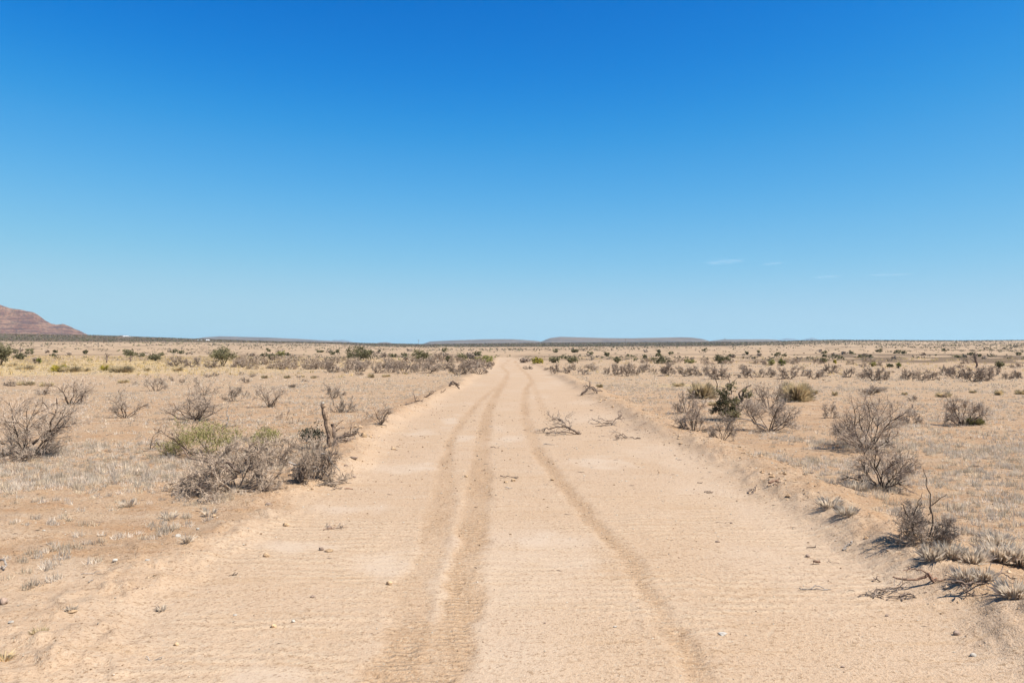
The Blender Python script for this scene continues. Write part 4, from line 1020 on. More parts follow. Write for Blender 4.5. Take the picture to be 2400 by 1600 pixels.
def build_chips():
    octa = np.array([(1, 0, 0), (-1, 0, 0), (0, 1, 0), (0, -1, 0), (0, 0, 1), (0, 0, -1)], float)
    fc = np.array([(0, 2, 4), (2, 1, 4), (1, 3, 4), (3, 0, 4), (2, 0, 5), (1, 2, 5), (3, 1, 5), (0, 3, 5)])
    def cloud(name, label, cat, seed, n, d0, d1, smin, smax, cols, dens, flat=.55, long=1.0, half=42):
        X, Y, rng = scatter(seed, n, d0, d1, half, .75)
        k = rng.uniform(0, 1, n) < dens(X, Y)
        X, Y = X[k], Y[k]; m = len(X)
        s = smin + (smax - smin) * rng.uniform(0, 1, m) ** 5
        s = s * np.clip(np.hypot(X, Y) / 9, .8, 2.2)
        O = octa[None] * rng.uniform(.55, 1.25, (m, 6, 1)) * (s[:, None, None]) * np.array([long, 1, flat])
        a = rng.uniform(0, 6.283, m) if long < 2 else rng.normal(0, .8, m)
        ca, sa = np.cos(a)[:, None], np.sin(a)[:, None]
        V = np.stack([O[..., 0] * ca - O[..., 1] * sa, O[..., 0] * sa + O[..., 1] * ca, O[..., 2]], -1)
        V = V + np.stack([X, Y, height(X, Y) + s * flat * .35], -1)[:, None]
        F_ = (np.arange(m)[:, None, None] * 6 + fc[None]).reshape(-1, 3)
        me = mesh_np(name, V.reshape(-1, 3), F_, M_CHIP)
        c = np.asarray(cols)[rng.integers(0, len(cols), m)] * rng.uniform(.8, 1.15, (m, 1))
        set_tint(me, np.repeat(c, 6, 0))
        tag(obj(name, me), label, cat, kind='stuff')
    cloud('pebbles', 'tiny pale limestone chips strewn over the road and sand', 'pebbles', 41, 20000, 4.2, 32, .004, .016, [(.56, .48, .38), (.48, .39, .29), (.42, .33, .24)], lambda x, y: .25 + .6 * fbm(x * .8, y * .8, 351, 3))
    cloud('clods', 'small brown crumbs of soil along the wheel tracks and berms', 'clods', 42, 34000, 4.2, 45, .003, .017, [(.32, .205, .12), (.37, .24, .14), (.24, .15, .085), (.42, .28, .17)],
          lambda x, y: np.clip(.07 + .75 * tracks_mask(x, y) + .8 * np.exp(-((road_t(x, y) - .1) / .8) ** 2) * (.2 + fbm(x * 1.3, y * 1.3, 353, 3)) + .22 * (road_t(x, y) > .6) + .5 * sstep(.55, .7, fbm(x * .7, y * .7, 355, 3)) + 1.2 * np.exp(-((x - 4.05) ** 2 + (y - 7.35) ** 2) / .35), 0, 1), .6)
    cloud('earth_lumps', 'crumbled lumps of pale earth along the road berms', 'earth lumps', 44, 16000, 4.6, 42, .010, .042, [(.46, .31, .185), (.50, .35, .22), (.42, .27, .155)],
          lambda x, y: np.clip(.95 * np.exp(-((road_t(x, y) - .15) / .55) ** 2) * sstep(.40, .62, fbm(x * .8, y * .8, 359, 3)) * np.where(x > 0, 1.0, .55 * sstep(8, 14, y)), 0, 1), .7)
    cloud('twig_litter', 'bits of dark twig and bark scattered over the sand', 'twig litter', 43, 15000, 4.2, 40, .004, .011, [(.11, .075, .055), (.16, .115, .085), (.08, .055, .04)],
          lambda x, y: np.clip(.05 + .5 * np.exp(-((road_t(x, y) - .1) / 1.0) ** 2) * (x > 0) + .4 * (road_t(x, y) > .8) + .12 * tracks_mask(x, y), 0, 1) * (.3 + fbm(x * .9, y * .9, 357, 3)), .5, 4.5)
build_chips()

# ------------------------------------------------------------------ fallen branches, roots and sticks
def wood(name, cat, px, py, limbs, label, mtl=M_DARKW, group='broken wood strewn along the road', twigs=0, seed=0, part='limb', yaw=0):
    """limbs: (points as right, up, away in photograph pixels; start and end radius in pixels)"""
    x, y, z, r = at(px, py); s = y / F; g = y * y / (F * EYE)
    t = thing(name, label, cat, (x, y, z), 0, group)
    for j, (pts, r0, r1) in enumerate(limbs):
        P = []
        for a, b, c in pts:
            gx, gy = a * s, c * g
            P.append((gx, gy, b * s + r1 * s * .6 + (h1(x + gx, y + gy) - z if b < 4 else 0)))
        o = limb(t, part if len(limbs) > 1 else 'stick', P, max(r0 * s * .8, .004), max(r1 * s * .8, .0025), mtl, 6, seed + j * 3 + int(px), .3)
        if twigs:
            rng = np.random.default_rng(seed + j + int(py))
            PP = np.array(P)[None]; LL = np.array([np.linalg.norm(PP[0, -1] - PP[0, 0])])
            k = PP.shape[1]
            B, LB, _ = spawn(rng, PP, LL, twigs, .15, (.4, 1.1), .38, 4, .3, .04)
            B2, L2, _ = spawn(rng, B, LB, 3, .2, (.4, 1.1), .5, 3, .3, .03)
            for q in (B, B2): q[..., 2] = np.maximum(q[..., 2], .004)
            me = mesh_np('twigs', *join([tube(B, np.maximum(rad(len(B), 4, r1 * s * .75, .4), .0045), 4), tube(B2, np.maximum(rad(len(B2), 3, r1 * s * .5, .4), .0035), 3)]), M_TWIG)
            obj('twigs', me, t)['kind'] = 'stuff'
    return t
wood('fallen_branch', 'branch', 1325, 1018, [([(32, 0, 0), (10, 14, 0), (-8, 30, 3), (-20, 36, 4)], 3.6, 1.6), ([(24, 0, 0), (0, 8, -2), (-22, 6, -2), (-46, 2, -1)], 2.2, .9), ([(6, 14, 0), (-18, 16, 2), (-42, 12, 4), (-52, 4, 4)], 1.8, .8), ([(0, 24, 1), (-22, 32, 3), (-40, 44, 3)], 1.5, .7), ([(10, 12, 0), (4, 30, 4), (12, 42, 5)], 1.3, .6), ([(20, 6, 1), (30, 2, 2), (36, 1, 0)], 2.2, 1)],
     'bushy dead branch lying out on the road with its thick butt to the right', M_DARKW, twigs=11, seed=1)
wood('fallen_branch', 'branch', 1430, 998, [([(36, 20, 6), (20, 13, 4), (2, 5, 1), (-36, 0, -1)], 2.4, 1.0), ([(10, 10, 3), (-10, 10, 3), (-24, 14, 4)], 1.5, .7), ([(0, 5, 1), (-20, 5, 4), (-34, 12, 8)], 1.3, .6), ([(26, 16, 4), (34, 26, 8), (44, 30, 10)], 1.3, .5)], 'long low dead branch at the road edge beyond the bushy one', M_DARKW, twigs=5, seed=2)
wood('fallen_branch', 'branch', 1470, 1028, [([(30, 1, -1), (8, 3, 0), (-10, 6, 2), (-28, 4, 0)], 1.9, .8), ([(0, 4, 0), (-14, 10, 4), (-24, 13, 5)], 1.2, .5), ([(-6, 5, 0), (-22, 3, -2), (-30, 2, -3)], 1.0, .5)], 'small twiggy dead branch nearest the right berm, below the long low one', M_DARKW, twigs=6, seed=3)
wood('root_clump', 'root', 1384, 922, [([(-22, 0, 0), (-6, 12, 0), (2, 14, 0), (14, 6, 0), (28, 1, 0)], 3.2, 1.4), ([(-2, 10, 0), (-1, 20, 0), (-2, 28, 0)], 2, 1), ([(0, 14, 0), (-8, 18, 0), (-14, 14, 2)], 1.6, .7), ([(4, 10, 0), (10, 4, -2), (12, 0, -2)], 2, 1)], 'dark sprawling root clump on the right berm far up the road', M_DARKW, twigs=4, seed=4)
wood('stick', 'stick', 1160, 1049, [([(-10, 2, 0), (0, 1, 0), (10, 0, 0)], 1.2, .8)], 'short thin stick beside the inner left wheel track')
wood('stick', 'stick', 1282, 1043, [([(-8, 2, 0), (2, 3, 0), (18, 1, 0)], 1.6, .6), ([(-4, 1, 2), (4, 2, 2)], 1.3, .6)], 'flat grey wad of twigs on the right wheel track', M_GREYW)
wood('stick', 'stick', 1193, 1120, [([(-21, 5, 0), (-8, 2, 0), (8, 1, 0), (20, 3, 0)], 1.6, 1.0), ([(14, 1, 0), (19, 2, -2), (22, 5, -2)], 1.4, .8)], 'curved brown stick on the hump between the wheel tracks')
wood('stick', 'stick', 1191, 1146, [([(-6, 4, 0), (1, 1, 0), (10, 3, 0)], 1.8, .8)], 'stubby dark twig just below the curved brown stick', M_GREYW)
wood('stick', 'stick', 1662, 1154, [([(-11, 1, 0), (0, 1, 0), (11, 0, 1)], 1.6, 1.2), ([(-9, 1, -2), (6, 1, -2)], 1.2, .8)], 'pair of straight dark sticks on the right side of the road')
wood('stick', 'stick', 1641, 1131, [([(-6, 1, 0), (0, 1, -1), (6, 2, 0)], 1.2, .7)], 'tiny curved stick just beyond the straight dark pair')
wood('driftwood', 'driftwood', 1768, 1155, [([(-18, 0, -2), (0, 5, 0), (18, 9, 8)], 2.2, .9), ([(-14, 1, 0), (-4, 5, 3), (2, 5, 4)], 2.8, 1.4), ([(2, 5, 0), (8, 7, 3), (14, 14, 6)], 1.4, .7)], 'splintered wood pieces leaning on the right berm below the reddish root', M_DARKW)
wood('root_clump', 'root', 1817, 1137, [([(-16, 5, 0), (-4, 8, 0), (8, 6, 0)], 4.4, 2.4), ([(2, 7, 0), (10, 10, 2), (15, 14, 2)], 2.2, 1.2), ([(-8, 4, -2), (0, 1, -3)], 2.2, 1.2), ([(6, 5, 0), (12, 3, -1)], 2, 1)], 'reddish chunk of root sitting on the right berm', M_REDW)
wood('root_clump', 'root', 2172, 1370, [([(-70, 10, 6), (-48, 6, 3), (-20, 8, 1), (-4, 14, 0), (2, 22, 0)], 3.2, 4.2), ([(2, 24, 0), (8, 12, -1), (14, 0, -2)], 6.2, 4.0), ([(4, 22, 0), (-10, 32, 2), (-34, 33, 3), (-40, 36, 4)], 2.4, 1.2), ([(6, 18, 0), (20, 10, 2), (30, 10, 3)], 3.6, 2.0), ([(10, 8, -1), (24, 2, -3), (40, 1, -3)], 3.0, 1.4), ([(-34, 32, 3), (-44, 29, 3), (-52, 30, 2)], 2, .8)], 'big reddish upturned root with a long arm, nearest on the right berm', M_REDW, seed=5)
wood('twig_heap', 'twig heap', 2085, 1398, [([(-72, 2, 0), (-50, 4, 2), (-20, 3, 0), (12, 2, -1), (50, 1, -5)], 1.8, 1.0), ([(-30, 2, 5), (0, 6, 8), (34, 8, 12), (52, 8, 14)], 2.8, 1.4), ([(20, 2, -2), (40, 5, 1), (52, 2, -2), (50, 1, -5)], 3.0, 1.8), ([(-20, 2, -8), (10, 3, -6), (30, 1, -5)], 1.8, .9), ([(-44, 1, -4), (-30, 5, 0), (-20, 3, 2)], 1.6, .8), ([(10, 1, -12), (16, 3, -8), (30, 2, -6)], 1.8, .9)], 'spread of dark broken twigs on the sand below the upturned root', M_DARKW, twigs=5, seed=6)
wood('fallen_branch', 'branch', 2290, 1384, [([(-60, 8, 0), (-30, 5, -1), (0, 5, 0), (40, 12, 3), (72, 24, 8), (84, 34, 12)], 3.2, 1.6), ([(-40, 5, -1), (-14, 1, -5), (6, 1, -9)], 3.0, 1.6), ([(72, 24, 8), (86, 14, 4), (96, 2, 0), (104, -2, -10)], 2.0, 1.1), ([(48, 13, 3), (62, 4, -3), (70, 1, -14), (90, 2, -12)], 1.8, .9), ([(-52, 7, 0), (-34, 9, 2), (-14, 3, 2)], 2.0, 1.0), ([(-30, 4, -1), (-40, 1, -5)], 2.2, 1.2)], 'long dark forked branch at the right edge among grey grass clumps', M_DARKW, twigs=3, seed=7)
wood('stick', 'stick', 1907, 1383, [([(-33, 4, 0), (-18, 2, 0), (0, 1, 0), (32, 1, -1)], 2.2, 1.1), ([(-6, 2, 0), (4, 9, 1), (14, 8, 1), (29, 1, 0)], 1.8, 1.2), ([(26, 1, 0), (42, 1, 0)], 1.2, .7)], 'forked weathered stick lying flat on the right of the road', M_GREYW)
wood('log_stub', 'log', 1914, 1322, [([(-8, 3.6, 0), (8, 3.6, 0)], 3.9, 3.9), ([(-8, 2, -1), (-12, 1, -1)], 1.6, .8)], 'short sawn log piece lying on the right of the road', M_REDW)
wood('stick', 'stick', 1952, 1320, [([(-9, 4, 0), (-4, 2, 0), (12, 1, -2)], 1.2, .6), ([(-8, 3, 2), (-2, 5, 4)], 1.0, .6)], 'thin twig right of the sawn log piece')
wood('stick', 'stick', 1902, 1284, [([(-11, 1, 0), (0, 1, 0), (10, 1, 0)], 1.2, 2.0), ([(9, 2, 0), (13, 4, 2)], 1.2, .6)], 'thin dark twig above the sawn log piece')
wood('driftwood', 'driftwood', 1988, 1286, [([(-16, 1, -2), (-6, 5, 0), (6, 9, 2), (16, 10, 3)], 2.2, 1.4), ([(-14, 1, -3), (-8, 2, -3)], 3.2, 2.0), ([(12, 10, 3), (16, 12, 4)], 3.2, 2.2)], 'curved strip of bark with grey knobs on the right berm', M_GREYW)
wood('stick', 'stick', 2018, 1282, [([(-4, 3, 0), (4, 0, 0)], 1.6, .8)], 'small dark chip of wood right of the curved bark strip')
wood('stick', 'stick', 2078, 1280, [([(-10, 6, 0), (0, 3, 0), (14, 0, -2)], 1.0, .5), ([(-2, 3, 0), (6, 2, 2)], .8, .4)], 'pale thin twig left of the low dense shrub', M_GREYW)
wood('stick', 'stick', 2132, 1290, [([(-20, 4, 0), (-6, 1, 0), (8, 0, -2)], 1.2, .6), ([(-8, 2, 0), (4, 5, 2)], 1.0, .5)], 'twig on the sand at the foot of the low dense shrub')
wood('stick', 'stick', 1996, 1386, [([(-7, 3, 0), (7, 0, 0)], 1.0, .5)], 'small straight twig right of the forked weathered stick')
wood('root_clump', 'root', 2055, 1362, [([(-9, 1, 0), (0, 6, 0), (8, 10, 2)], 2.8, 1.2), ([(0, 5, 0), (6, 2, -2)], 2.2, 1.0), ([(-2, 4, 0), (-6, 8, 2)], 1.5, .8)], 'small dark root knot left of the big upturned root', M_DARKW)
wood('root_clump', 'root', 1064, 908, [([(-12, 0, 0), (-9, 6, 0), (-4, 12, 0), (3, 9, 0), (13, 4, 0)], 3.6, 1.6), ([(-10, 2, 0), (-6, 8, 0), (2, 6, 0), (12, 1, 0)], 3.4, 1.6), ([(-4, 11, 0), (-2, 15, 0)], 1.8, .9), ([(4, 8, 0), (9, 8, 0), (14, 0, 0)], 2.0, .8)], 'dark arched root clump on the left berm far up the road', M_DARKW, twigs=3, seed=8)
wood('root_clump', 'root', 1005, 934, [([(-11, 4, 0), (-2, 6, 0), (6, 10, 0), (12, 15, 0)], 3.4, 1.6), ([(0, 6, 0), (6, 14, 0), (10, 18, 0)], 1.6, .7), ([(-9, 3, 0), (-4, 0, 0)], 2, 1)], 'brown root lump on the left berm nearer than the arched one', M_WOOD, twigs=2, seed=9)
wood('stick', 'stick', 978, 944, [([(-14, 0, 0), (-4, 2, 0), (-6, 16, 0), (-10, 22, 0)], 2.2, 1), ([(-4, 2, 0), (8, 5, 0), (14, 2, 0)], 2.0, .9), ([(-6, 10, 0), (0, 14, 0)], 1.2, .6)], 'forked snag sticking out of the left berm beside the brown root lump', twigs=3, seed=10)
wood('stick', 'stick', 957, 950, [([(-8, 2, 0), (0, 3, 0), (10, 4, 0)], 2.0, .9), ([(-4, 2, 0), (-10, 5, 2)], 1.2, .6)], 'low dark twig half buried in the left berm below the forked snag', twigs=2, seed=11)
wood('stick', 'stick', 1038, 923, [([(-5, 0, 0), (2, 6, 0), (7, 11, 0)], 2.0, .9), ([(0, 4, 0), (-6, 7, 0)], 1.2, .6)], 'short leaning stick on the left berm between the two roots', M_WOOD)
wood('root_clump', 'root', 815, 1036, [([(-32, 2, 0), (-14, 10, 0), (6, 14, 0), (20, 18, 0)], 4.2, 2.2), ([(-30, 6, 2), (-8, 16, 2), (12, 18, 2)], 3.2, 1.8), ([(2, 12, 0), (6, 28, 0), (8, 42, 0)], 1.8, .9), ([(10, 14, 0), (18, 26, 0), (24, 32, 0)], 2.6, 1.2), ([(-20, 4, -2), (0, 6, -2), (18, 8, 0)], 3.0, 1.8), ([(16, 18, 0), (26, 24, 0), (28, 14, 0)], 2.0, 1.0)], 'tangled brown roots bulging from the berm right of the broken stump', M_DARKW, twigs=4, seed=12)
wood('stick', 'stick', 808, 1132, [([(-6, 22, 0), (0, 10, 0), (4, 1, 0)], 1.2, .8), ([(4, 1, 0), (16, 1, 0)], 1.0, .6)], 'thin upright twig on the sand right of the dark heap')
wood('stick', 'stick', 818, 1146, [([(-11, 1, 0), (0, 2, 0), (10, 1, -1)], 1.8, 1.2)], 'short reddish stick on the sand below the thin upright twig', M_REDW)
wood('stick', 'stick', 792, 1147, [([(-12, 6, 2), (-2, 2, 0), (10, 4, 1)], 1.4, .8), ([(-4, 3, 0), (-12, 1, -3)], 1.2, .6)], 'twisted dark twig at the foot of the dark heap', twigs=3, seed=13)
wood('stick', 'stick', 322, 1385, [([(-9, 1, -1), (0, 3, 0), (12, 3, 1)], 1.4, .8)], 'curved dark stick on the open sand lower left of the brush heap')
wood('stick', 'stick', 360, 1546, [([(-20, 3, 2), (-8, 0, -1), (6, 1, 0), (18, 5, 4)], .9, .6), ([(2, 1, 0), (16, 2, 2)], .7, .4)], 'thin curved grey twig near the bottom edge on the left sand', M_GREYW)
wood('stick', 'stick', 212, 1343, [([(-20, 1, -1), (0, 2, 1), (26, 1, 0)], .9, .5), ([(4, 2, 1), (16, 5, 5)], .7, .4)], 'long pale thin twig on the sand below the left grass tufts', M_GREYW)
wood('stick', 'stick', 212, 1361, [([(-4, 1, -1), (4, 2, 1)], 1.6, 1.4)], 'stubby grey stick below the long pale twig', M_GREYW)
wood('stick', 'stick', 236, 1275, [([(-16, 6, 3), (-2, 4, 2), (16, 1, -3)], .9, .6)], 'thin dark curved twig among the left grass tufts')
wood('stick', 'stick', 235, 1255, [([(-6, 1, 0), (6, 1, 0)], 1.5, 1.2)], 'short brown stick above the thin dark curved twig', M_WOOD)
wood('driftwood', 'driftwood', 4, 1332, [([(-16, 16, 4), (2, 18, 2), (11, 10, 0), (9, 2, -2)], 3.2, 2.6), ([(-10, 4, 0), (2, 8, 0), (6, 4, 0)], 2.4, 1.6)], 'grey crooked driftwood cut off by the left edge of the view', M_GREYW)
wood('stick', 'stick', 545, 1350, [([(-8, 1, -1), (0, 2, 0), (8, 3, 2)], 1.0, .6), ([(0, 2, 0), (4, 6, 2)], .7, .4)], 'thin dark twig where the left sand meets the road', twigs=2, seed=14)
wood('stick', 'stick', 770, 1240, [([(-10, 1, -2), (0, 2, 0), (12, 3, 3)], 1.4, .8), ([(2, 2, 0), (28, 2, 2), (44, 2, 3)], .9, .5), ([(-4, 2, 1), (0, 9, 3)], 1.2, .6)], 'snapped reddish twigs on the road left of the wheel tracks', M_REDW, twigs=3, seed=15)

# ------------------------------------------------------------------ stones
def ico():
    t = (1 + 5 ** .5) / 2
    v = np.array([(-1, t, 0), (1, t, 0), (-1, -t, 0), (1, -t, 0), (0, -1, t), (0, 1, t), (0, -1, -t), (0, 1, -t), (t, 0, -1), (t, 0, 1), (-t, 0, -1), (-t, 0, 1)], float)
    f = [(0, 11, 5), (0, 5, 1), (0, 1, 7), (0, 7, 10), (0, 10, 11), (1, 5, 9), (5, 11, 4), (11, 10, 2), (10, 7, 6), (7, 1, 8), (3, 9, 4), (3, 4, 2), (3, 2, 6), (3, 6, 8), (3, 8, 9), (4, 9, 5), (2, 4, 11), (6, 2, 10), (8, 6, 7), (9, 8, 1)]
    v = v / np.linalg.norm(v[0])
    vl, fl, cache = [tuple(p) for p in v], [], {}
    def mid(a, b):
        k = (min(a, b), max(a, b))
        if k not in cache:
            m = np.array(vl[a]) + np.array(vl[b]); m /= np.linalg.norm(m); vl.append(tuple(m)); cache[k] = len(vl) - 1
        return cache[k]
    for a, b, c in f:
        ab, bc, ca = mid(a, b), mid(b, c), mid(c, a)
        fl += [(a, ab, ca), (b, bc, ab), (c, ca, bc), (ab, bc, ca)]
    return np.array(vl), np.array(fl)
ICO_V, ICO_F = ico()
def stone(px, py, w, h, label, mtl=M_STONET, seed=0, name='stone'):
    x, y, z, r = at(px, py); s = y / F
    rng = np.random.default_rng(seed + int(px))
    V = ICO_V.copy()
    for _ in range(7):                                              # chip flat facets off a ball
        nrm = norm(rng.normal(size=3)); c = rng.uniform(.55, .85)
        dd = V @ nrm
        V = V - np.maximum(dd - c, 0)[:, None] * nrm * .95
    V = V * np.array([w * s * .55, w * s * .42 * rng.uniform(.8, 1.2), h * s * .6]) * rng.uniform(.93, 1.07, (len(V), 1))
    V[:, 2] += h * s * .26
    o = obj(name, mesh_np(name, V, ICO_F, mtl), None, (x, y, z))
    return tag(o, label, 'stone', 'loose stones on the road and sand')
for i, (px, py, w, h, m, lb) in enumerate([
    (417, 1259, 16, 10, M_STONEW, 'large white stone at the edge of the left grass tufts, biggest white one there'),
    (464, 1238, 9, 6, M_STONEW, 'small white stone behind and right of the large white stone'),
    (270, 1317, 12, 7, M_STONEW, 'flat white stone below the left grass tufts'), (346, 1316, 12, 4, M_STONEW, 'thin white shard right of the flat white stone'),
    (53, 1313, 7, 4, M_STONEW, 'small white stone near the grey driftwood at the left edge'), (103, 1247, 7, 4, M_STONEW, 'tiny white stone among grass tufts left of the large white stone'),
    (26, 1464, 16, 5, M_STONEW, 'flat pale stone low on the left sand near the edge'), (551, 1442, 9, 4, M_STONEW, 'white flat chip at the left road edge near the bottom'),
    (671, 1232, 15, 11, M_STONET, 'tan rounded clod of stone on the road below the dark heap'), (625, 1304, 16, 11, M_STONET, 'tan stone on the left of the road below the grey hard patch'),
    (753, 1289, 13, 11, M_STONEG, 'grey wedge shaped stone on the road beside a tan one'), (772, 1292, 21, 8, M_STONET, 'long tan stone right of the grey wedge shaped one'),
    (773, 1238, 14, 9, M_STONEG, 'brown-grey flaky stone among the snapped reddish twigs'), (913, 1370, 15, 11, M_STONET, 'ochre stone beside the outer left wheel track'),
    (733, 1399, 11, 6, M_STONEG, 'small dark red stone on the open road left of the tracks'), (687, 1457, 9, 7, M_STONEW, 'white stone on the lower left of the road'),
    (641, 1468, 14, 9, M_STONET, 'pale crumbly clod left of the white stone on the lower road'), (852, 1026, 16, 15, M_STONET, 'big tan clod of earth on the berm right of the tangled roots'),
    (868, 1025, 9, 7, M_STONET, 'smaller tan clod right of the big one on the berm'), (829, 1076, 20, 8, M_STONEG, 'dark flat stone on the sand right of the dark heap'),
    (811, 1092, 10, 5, M_STONEG, 'small dark stone below the dark flat one'), (830, 1121, 9, 6, M_STONEG, 'small brown stone on the road edge above the reddish stick'),
    (629, 1180, 18, 6, M_STONEG, 'dark crumbly clod at the front of the brush heap'), (1893, 1304, 12, 8, M_STONEG, 'dark chip of stone just above the sawn log piece'),
    (2242, 1486, 17, 12, M_STONEG, 'dark angular stone at the lower right of the road edge'), (2078, 1443, 8, 6, M_STONEG, 'small round grey stone below the spread of twigs'),
    (2281, 1538, 15, 9, M_STONEW, 'white angular stone in the lower right corner'), (1694, 1487, 23, 6, M_STONEW, 'flat cream slab of stone right of the right wheel track'),
    (1442, 1469, 9, 5, M_STONEW, 'small white stone left of the right wheel track'), (1714, 1227, 6, 5, M_STONEG, 'tiny dark pebble on the right half of the road'),
    (1682, 1270, 11, 5, M_STONEG, 'dark splinter of stone on the right half of the road'), (1092, 1117, 9, 5, M_STONET, 'tan clod between the two left wheel tracks'),
    (1185, 1131, 9, 6, M_STONET, 'small tan clod under the curved brown stick'), (1204, 1127, 12, 7, M_STONET, 'tan clod under the right end of the curved brown stick'),
    (1294, 1125, 9, 6, M_STONET, 'tan clod on the edge of the right wheel track'), (1277, 1460, 6, 5, M_STONEG, 'dark pebble on the corrugated middle of the road'),
    (1386, 962, 8, 3, M_STONEG, 'pair-like dark pebble on the road before the long low branch'), (8, 1412, 18, 20, M_STONEG, 'dark reddish rock cut off by the left edge of the view'),
    (170, 1442, 20, 9, M_STONET, 'crumbly brown clod on the open left sand'), (412, 1514, 14, 8, M_STONET, 'tan clod with a pale rim on the lower left sand'),
    (1975, 1562, 10, 5, M_STONEG, 'dark pebble at the bottom of the road on the right')]):
    stone(px, py, w, h, lb, m, i)

# prominent grass clumps one can tell apart
def clump(px, py, w, h, lb, n, seed, mtl):
    x, y, z, r = at(px, py); s = y / F
    t = thing('grass_clump', lb, 'grass clump', (x, y, z), 0, 'large grass clumps of the near plain')
    V, Q = blades(seed, n, h * s * 1.1, w * s * .38, 1.0, .0032, .7)
    obj('blades', mesh_np('blades', V, Q, mtl), t)['kind'] = 'stuff'
M_CLUMP = simple('grey_grass', (.70, .58, .44), .3, 20, transl=.4)
M_CLUMPD = simple('straw_grass_blade', (.72, .56, .32), .3, 20, transl=.4)
for i, (px, py, w, h, lb, n, m) in enumerate([
    (90, 1487, 36, 18, 'flattened straw coloured clump low on the left sand', 70, M_CLUMPD), (8, 1545, 34, 26, 'straw clump in the lower left corner', 80, M_CLUMPD), (378, 1432, 20, 14, 'small dark clump alone on the left sand', 60, M_CLUMP),
    (166, 1440, 24, 16, 'greyish clump beside the crumbly brown clod', 60, M_CLUMP), (2185, 1318, 46, 34, 'grey clump at the left end of the thick grass below the low dense shrub', 240, M_CLUMP), (2225, 1312, 56, 34, 'broad grey clump second along the thick grass below the low dense shrub', 280, M_CLUMP),
    (2280, 1320, 60, 36, 'tall grey clump in the middle of the thick grass near the right edge', 320, M_CLUMP), (2340, 1322, 64, 46, 'tallest grey clump of the thick grass near the right edge', 360, M_CLUMP), (2388, 1330, 50, 48, 'grey clump cut by the right edge above the forked branch', 300, M_CLUMP),
    (2262, 1366, 48, 30, 'grey clump just behind the long dark forked branch', 240, M_CLUMP), (2305, 1368, 46, 28, 'second grey clump behind the long dark forked branch', 220, M_CLUMP), (2375, 1400, 60, 38, 'grey clump right of the long dark forked branch', 280, M_CLUMP),
    (2335, 1275, 70, 26, 'wide dark based clump right of the low dense shrub', 320, M_CLUMP), (2010, 1146, 56, 24, 'dark grey clump in the shadow of the full rounded shrub', 220, M_CLUMP), (1945, 1190, 50, 26, 'pale green-grey clump on the outer slope of the right berm', 220, M_CLUMP),
    (1985, 1210, 46, 24, 'second pale clump lower on the outer slope of the right berm', 200, M_CLUMP), (440, 1275, 16, 22, 'slender grey clump right of the large white stone', 70, M_CLUMP), (395, 1215, 36, 20, 'pair of grey clumps left above the large white stone', 130, M_CLUMP), (300, 1185, 30, 20, 'round grey clump in front of the uprooted shrub', 120, M_CLUMP), (492, 1205, 26, 20, 'grey clump below the right end of the uprooted shrub', 100, M_CLUMP)]):
    clump(px, py, w, h, lb, n, 700 + i, m)

# ------------------------------------------------------------------ far ranch buildings and a utility pole
M_WHITE = simple('white_paint', (.66, .64, .60), .05, .3)
M_ROOF = simple('pale_metal_roof', (.62, .60, .58), .08, .3)
M_PINK = simple('pinkish_stucco', (.62, .46, .36), .1, .3)
M_DARKO = simple('dark_opening', (.05, .045, .04), .1, .3)
def box(name, x0, x1, y0, y1, z0, z1, mtl, parent):
    V = [(x, y, z) for z in (z0, z1) for y in (y0, y1) for x in (x0, x1)]
    return obj(name, mesh_np(name, V, [(0, 2, 3, 1), (4, 5, 7, 6), (0, 1, 5, 4), (2, 6, 7, 3), (0, 4, 6, 2), (1, 3, 7, 5)], mtl), parent)
def far_building(px, dist, py, w, d, h, rise, wall, label, openings, name='ranch_house', cat='building'):
    x = (px - VX) / F * dist; z = EYE + (HZ - py) / F * dist
    t = thing(name, label, cat, (x, dist, z), 0, 'ranch buildings far off at the foot of the mesa')
    box('wall', -w / 2, w / 2, -d / 2, d / 2, -2.5, h, wall, t)
    e = .5
    V = [(-w / 2 - e, -d / 2 - e, h + .02), (w / 2 + e, -d / 2 - e, h + .02), (w / 2 + e, d / 2 + e, h + .02), (-w / 2 - e, d / 2 + e, h + .02), (-w / 2 - e, 0, h + rise), (w / 2 + e, 0, h + rise)]
    me = bpy.data.meshes.new('roof'); me.from_pydata(V, [], [(0, 1, 5, 4), (2, 3, 4, 5), (1, 2, 5), (3, 0, 4), (0, 3, 2, 1)]); me.materials.append(M_ROOF); me.update()
    obj('roof', me, t)
    for nm, a, b, c, dd in openings:
        box(nm, a, b, -d / 2 - .06, -d / 2 + .05, c, dd, M_DARKO, t)
far_building(297, 2150, 792, 14, 9, 3.2, 2.6, M_WHITE, 'white roofed ranch house with dark openings below the red mesa', [('window', -5, -2.6, .6, 2.4), ('door', -.8, .8, -1, 2.2), ('window', 2.6, 5, .6, 2.4)])
far_building(309.5, 2150, 792, 10, 7, 2.6, 1.2, M_PINK, 'pinkish outbuilding right of the white roofed ranch house', [('door', -1.5, 1.5, -1, 2.0)], 'outbuilding')
far_building(284, 2150, 792.5, 5, 5, 2.4, 1.4, M_WHITE, 'small white shed left of the white roofed ranch house', [('door', -.8, .8, -1, 1.8)], 'shed')
far_building(470, 1500, 801, 7.5, 6, 2.4, 1.5, M_WHITE, 'long white shed, left of the far pair below the mauve mesa', [('door', -1, 1, -1, 1.8)], 'shed')
far_building(488.5, 1500, 801.2, 5.2, 5, 2.6, 2.0, M_WHITE, 'small white peaked shed, right of the far pair below the mauve mesa', [('door', -.8, .8, -1, 1.8)], 'shed')
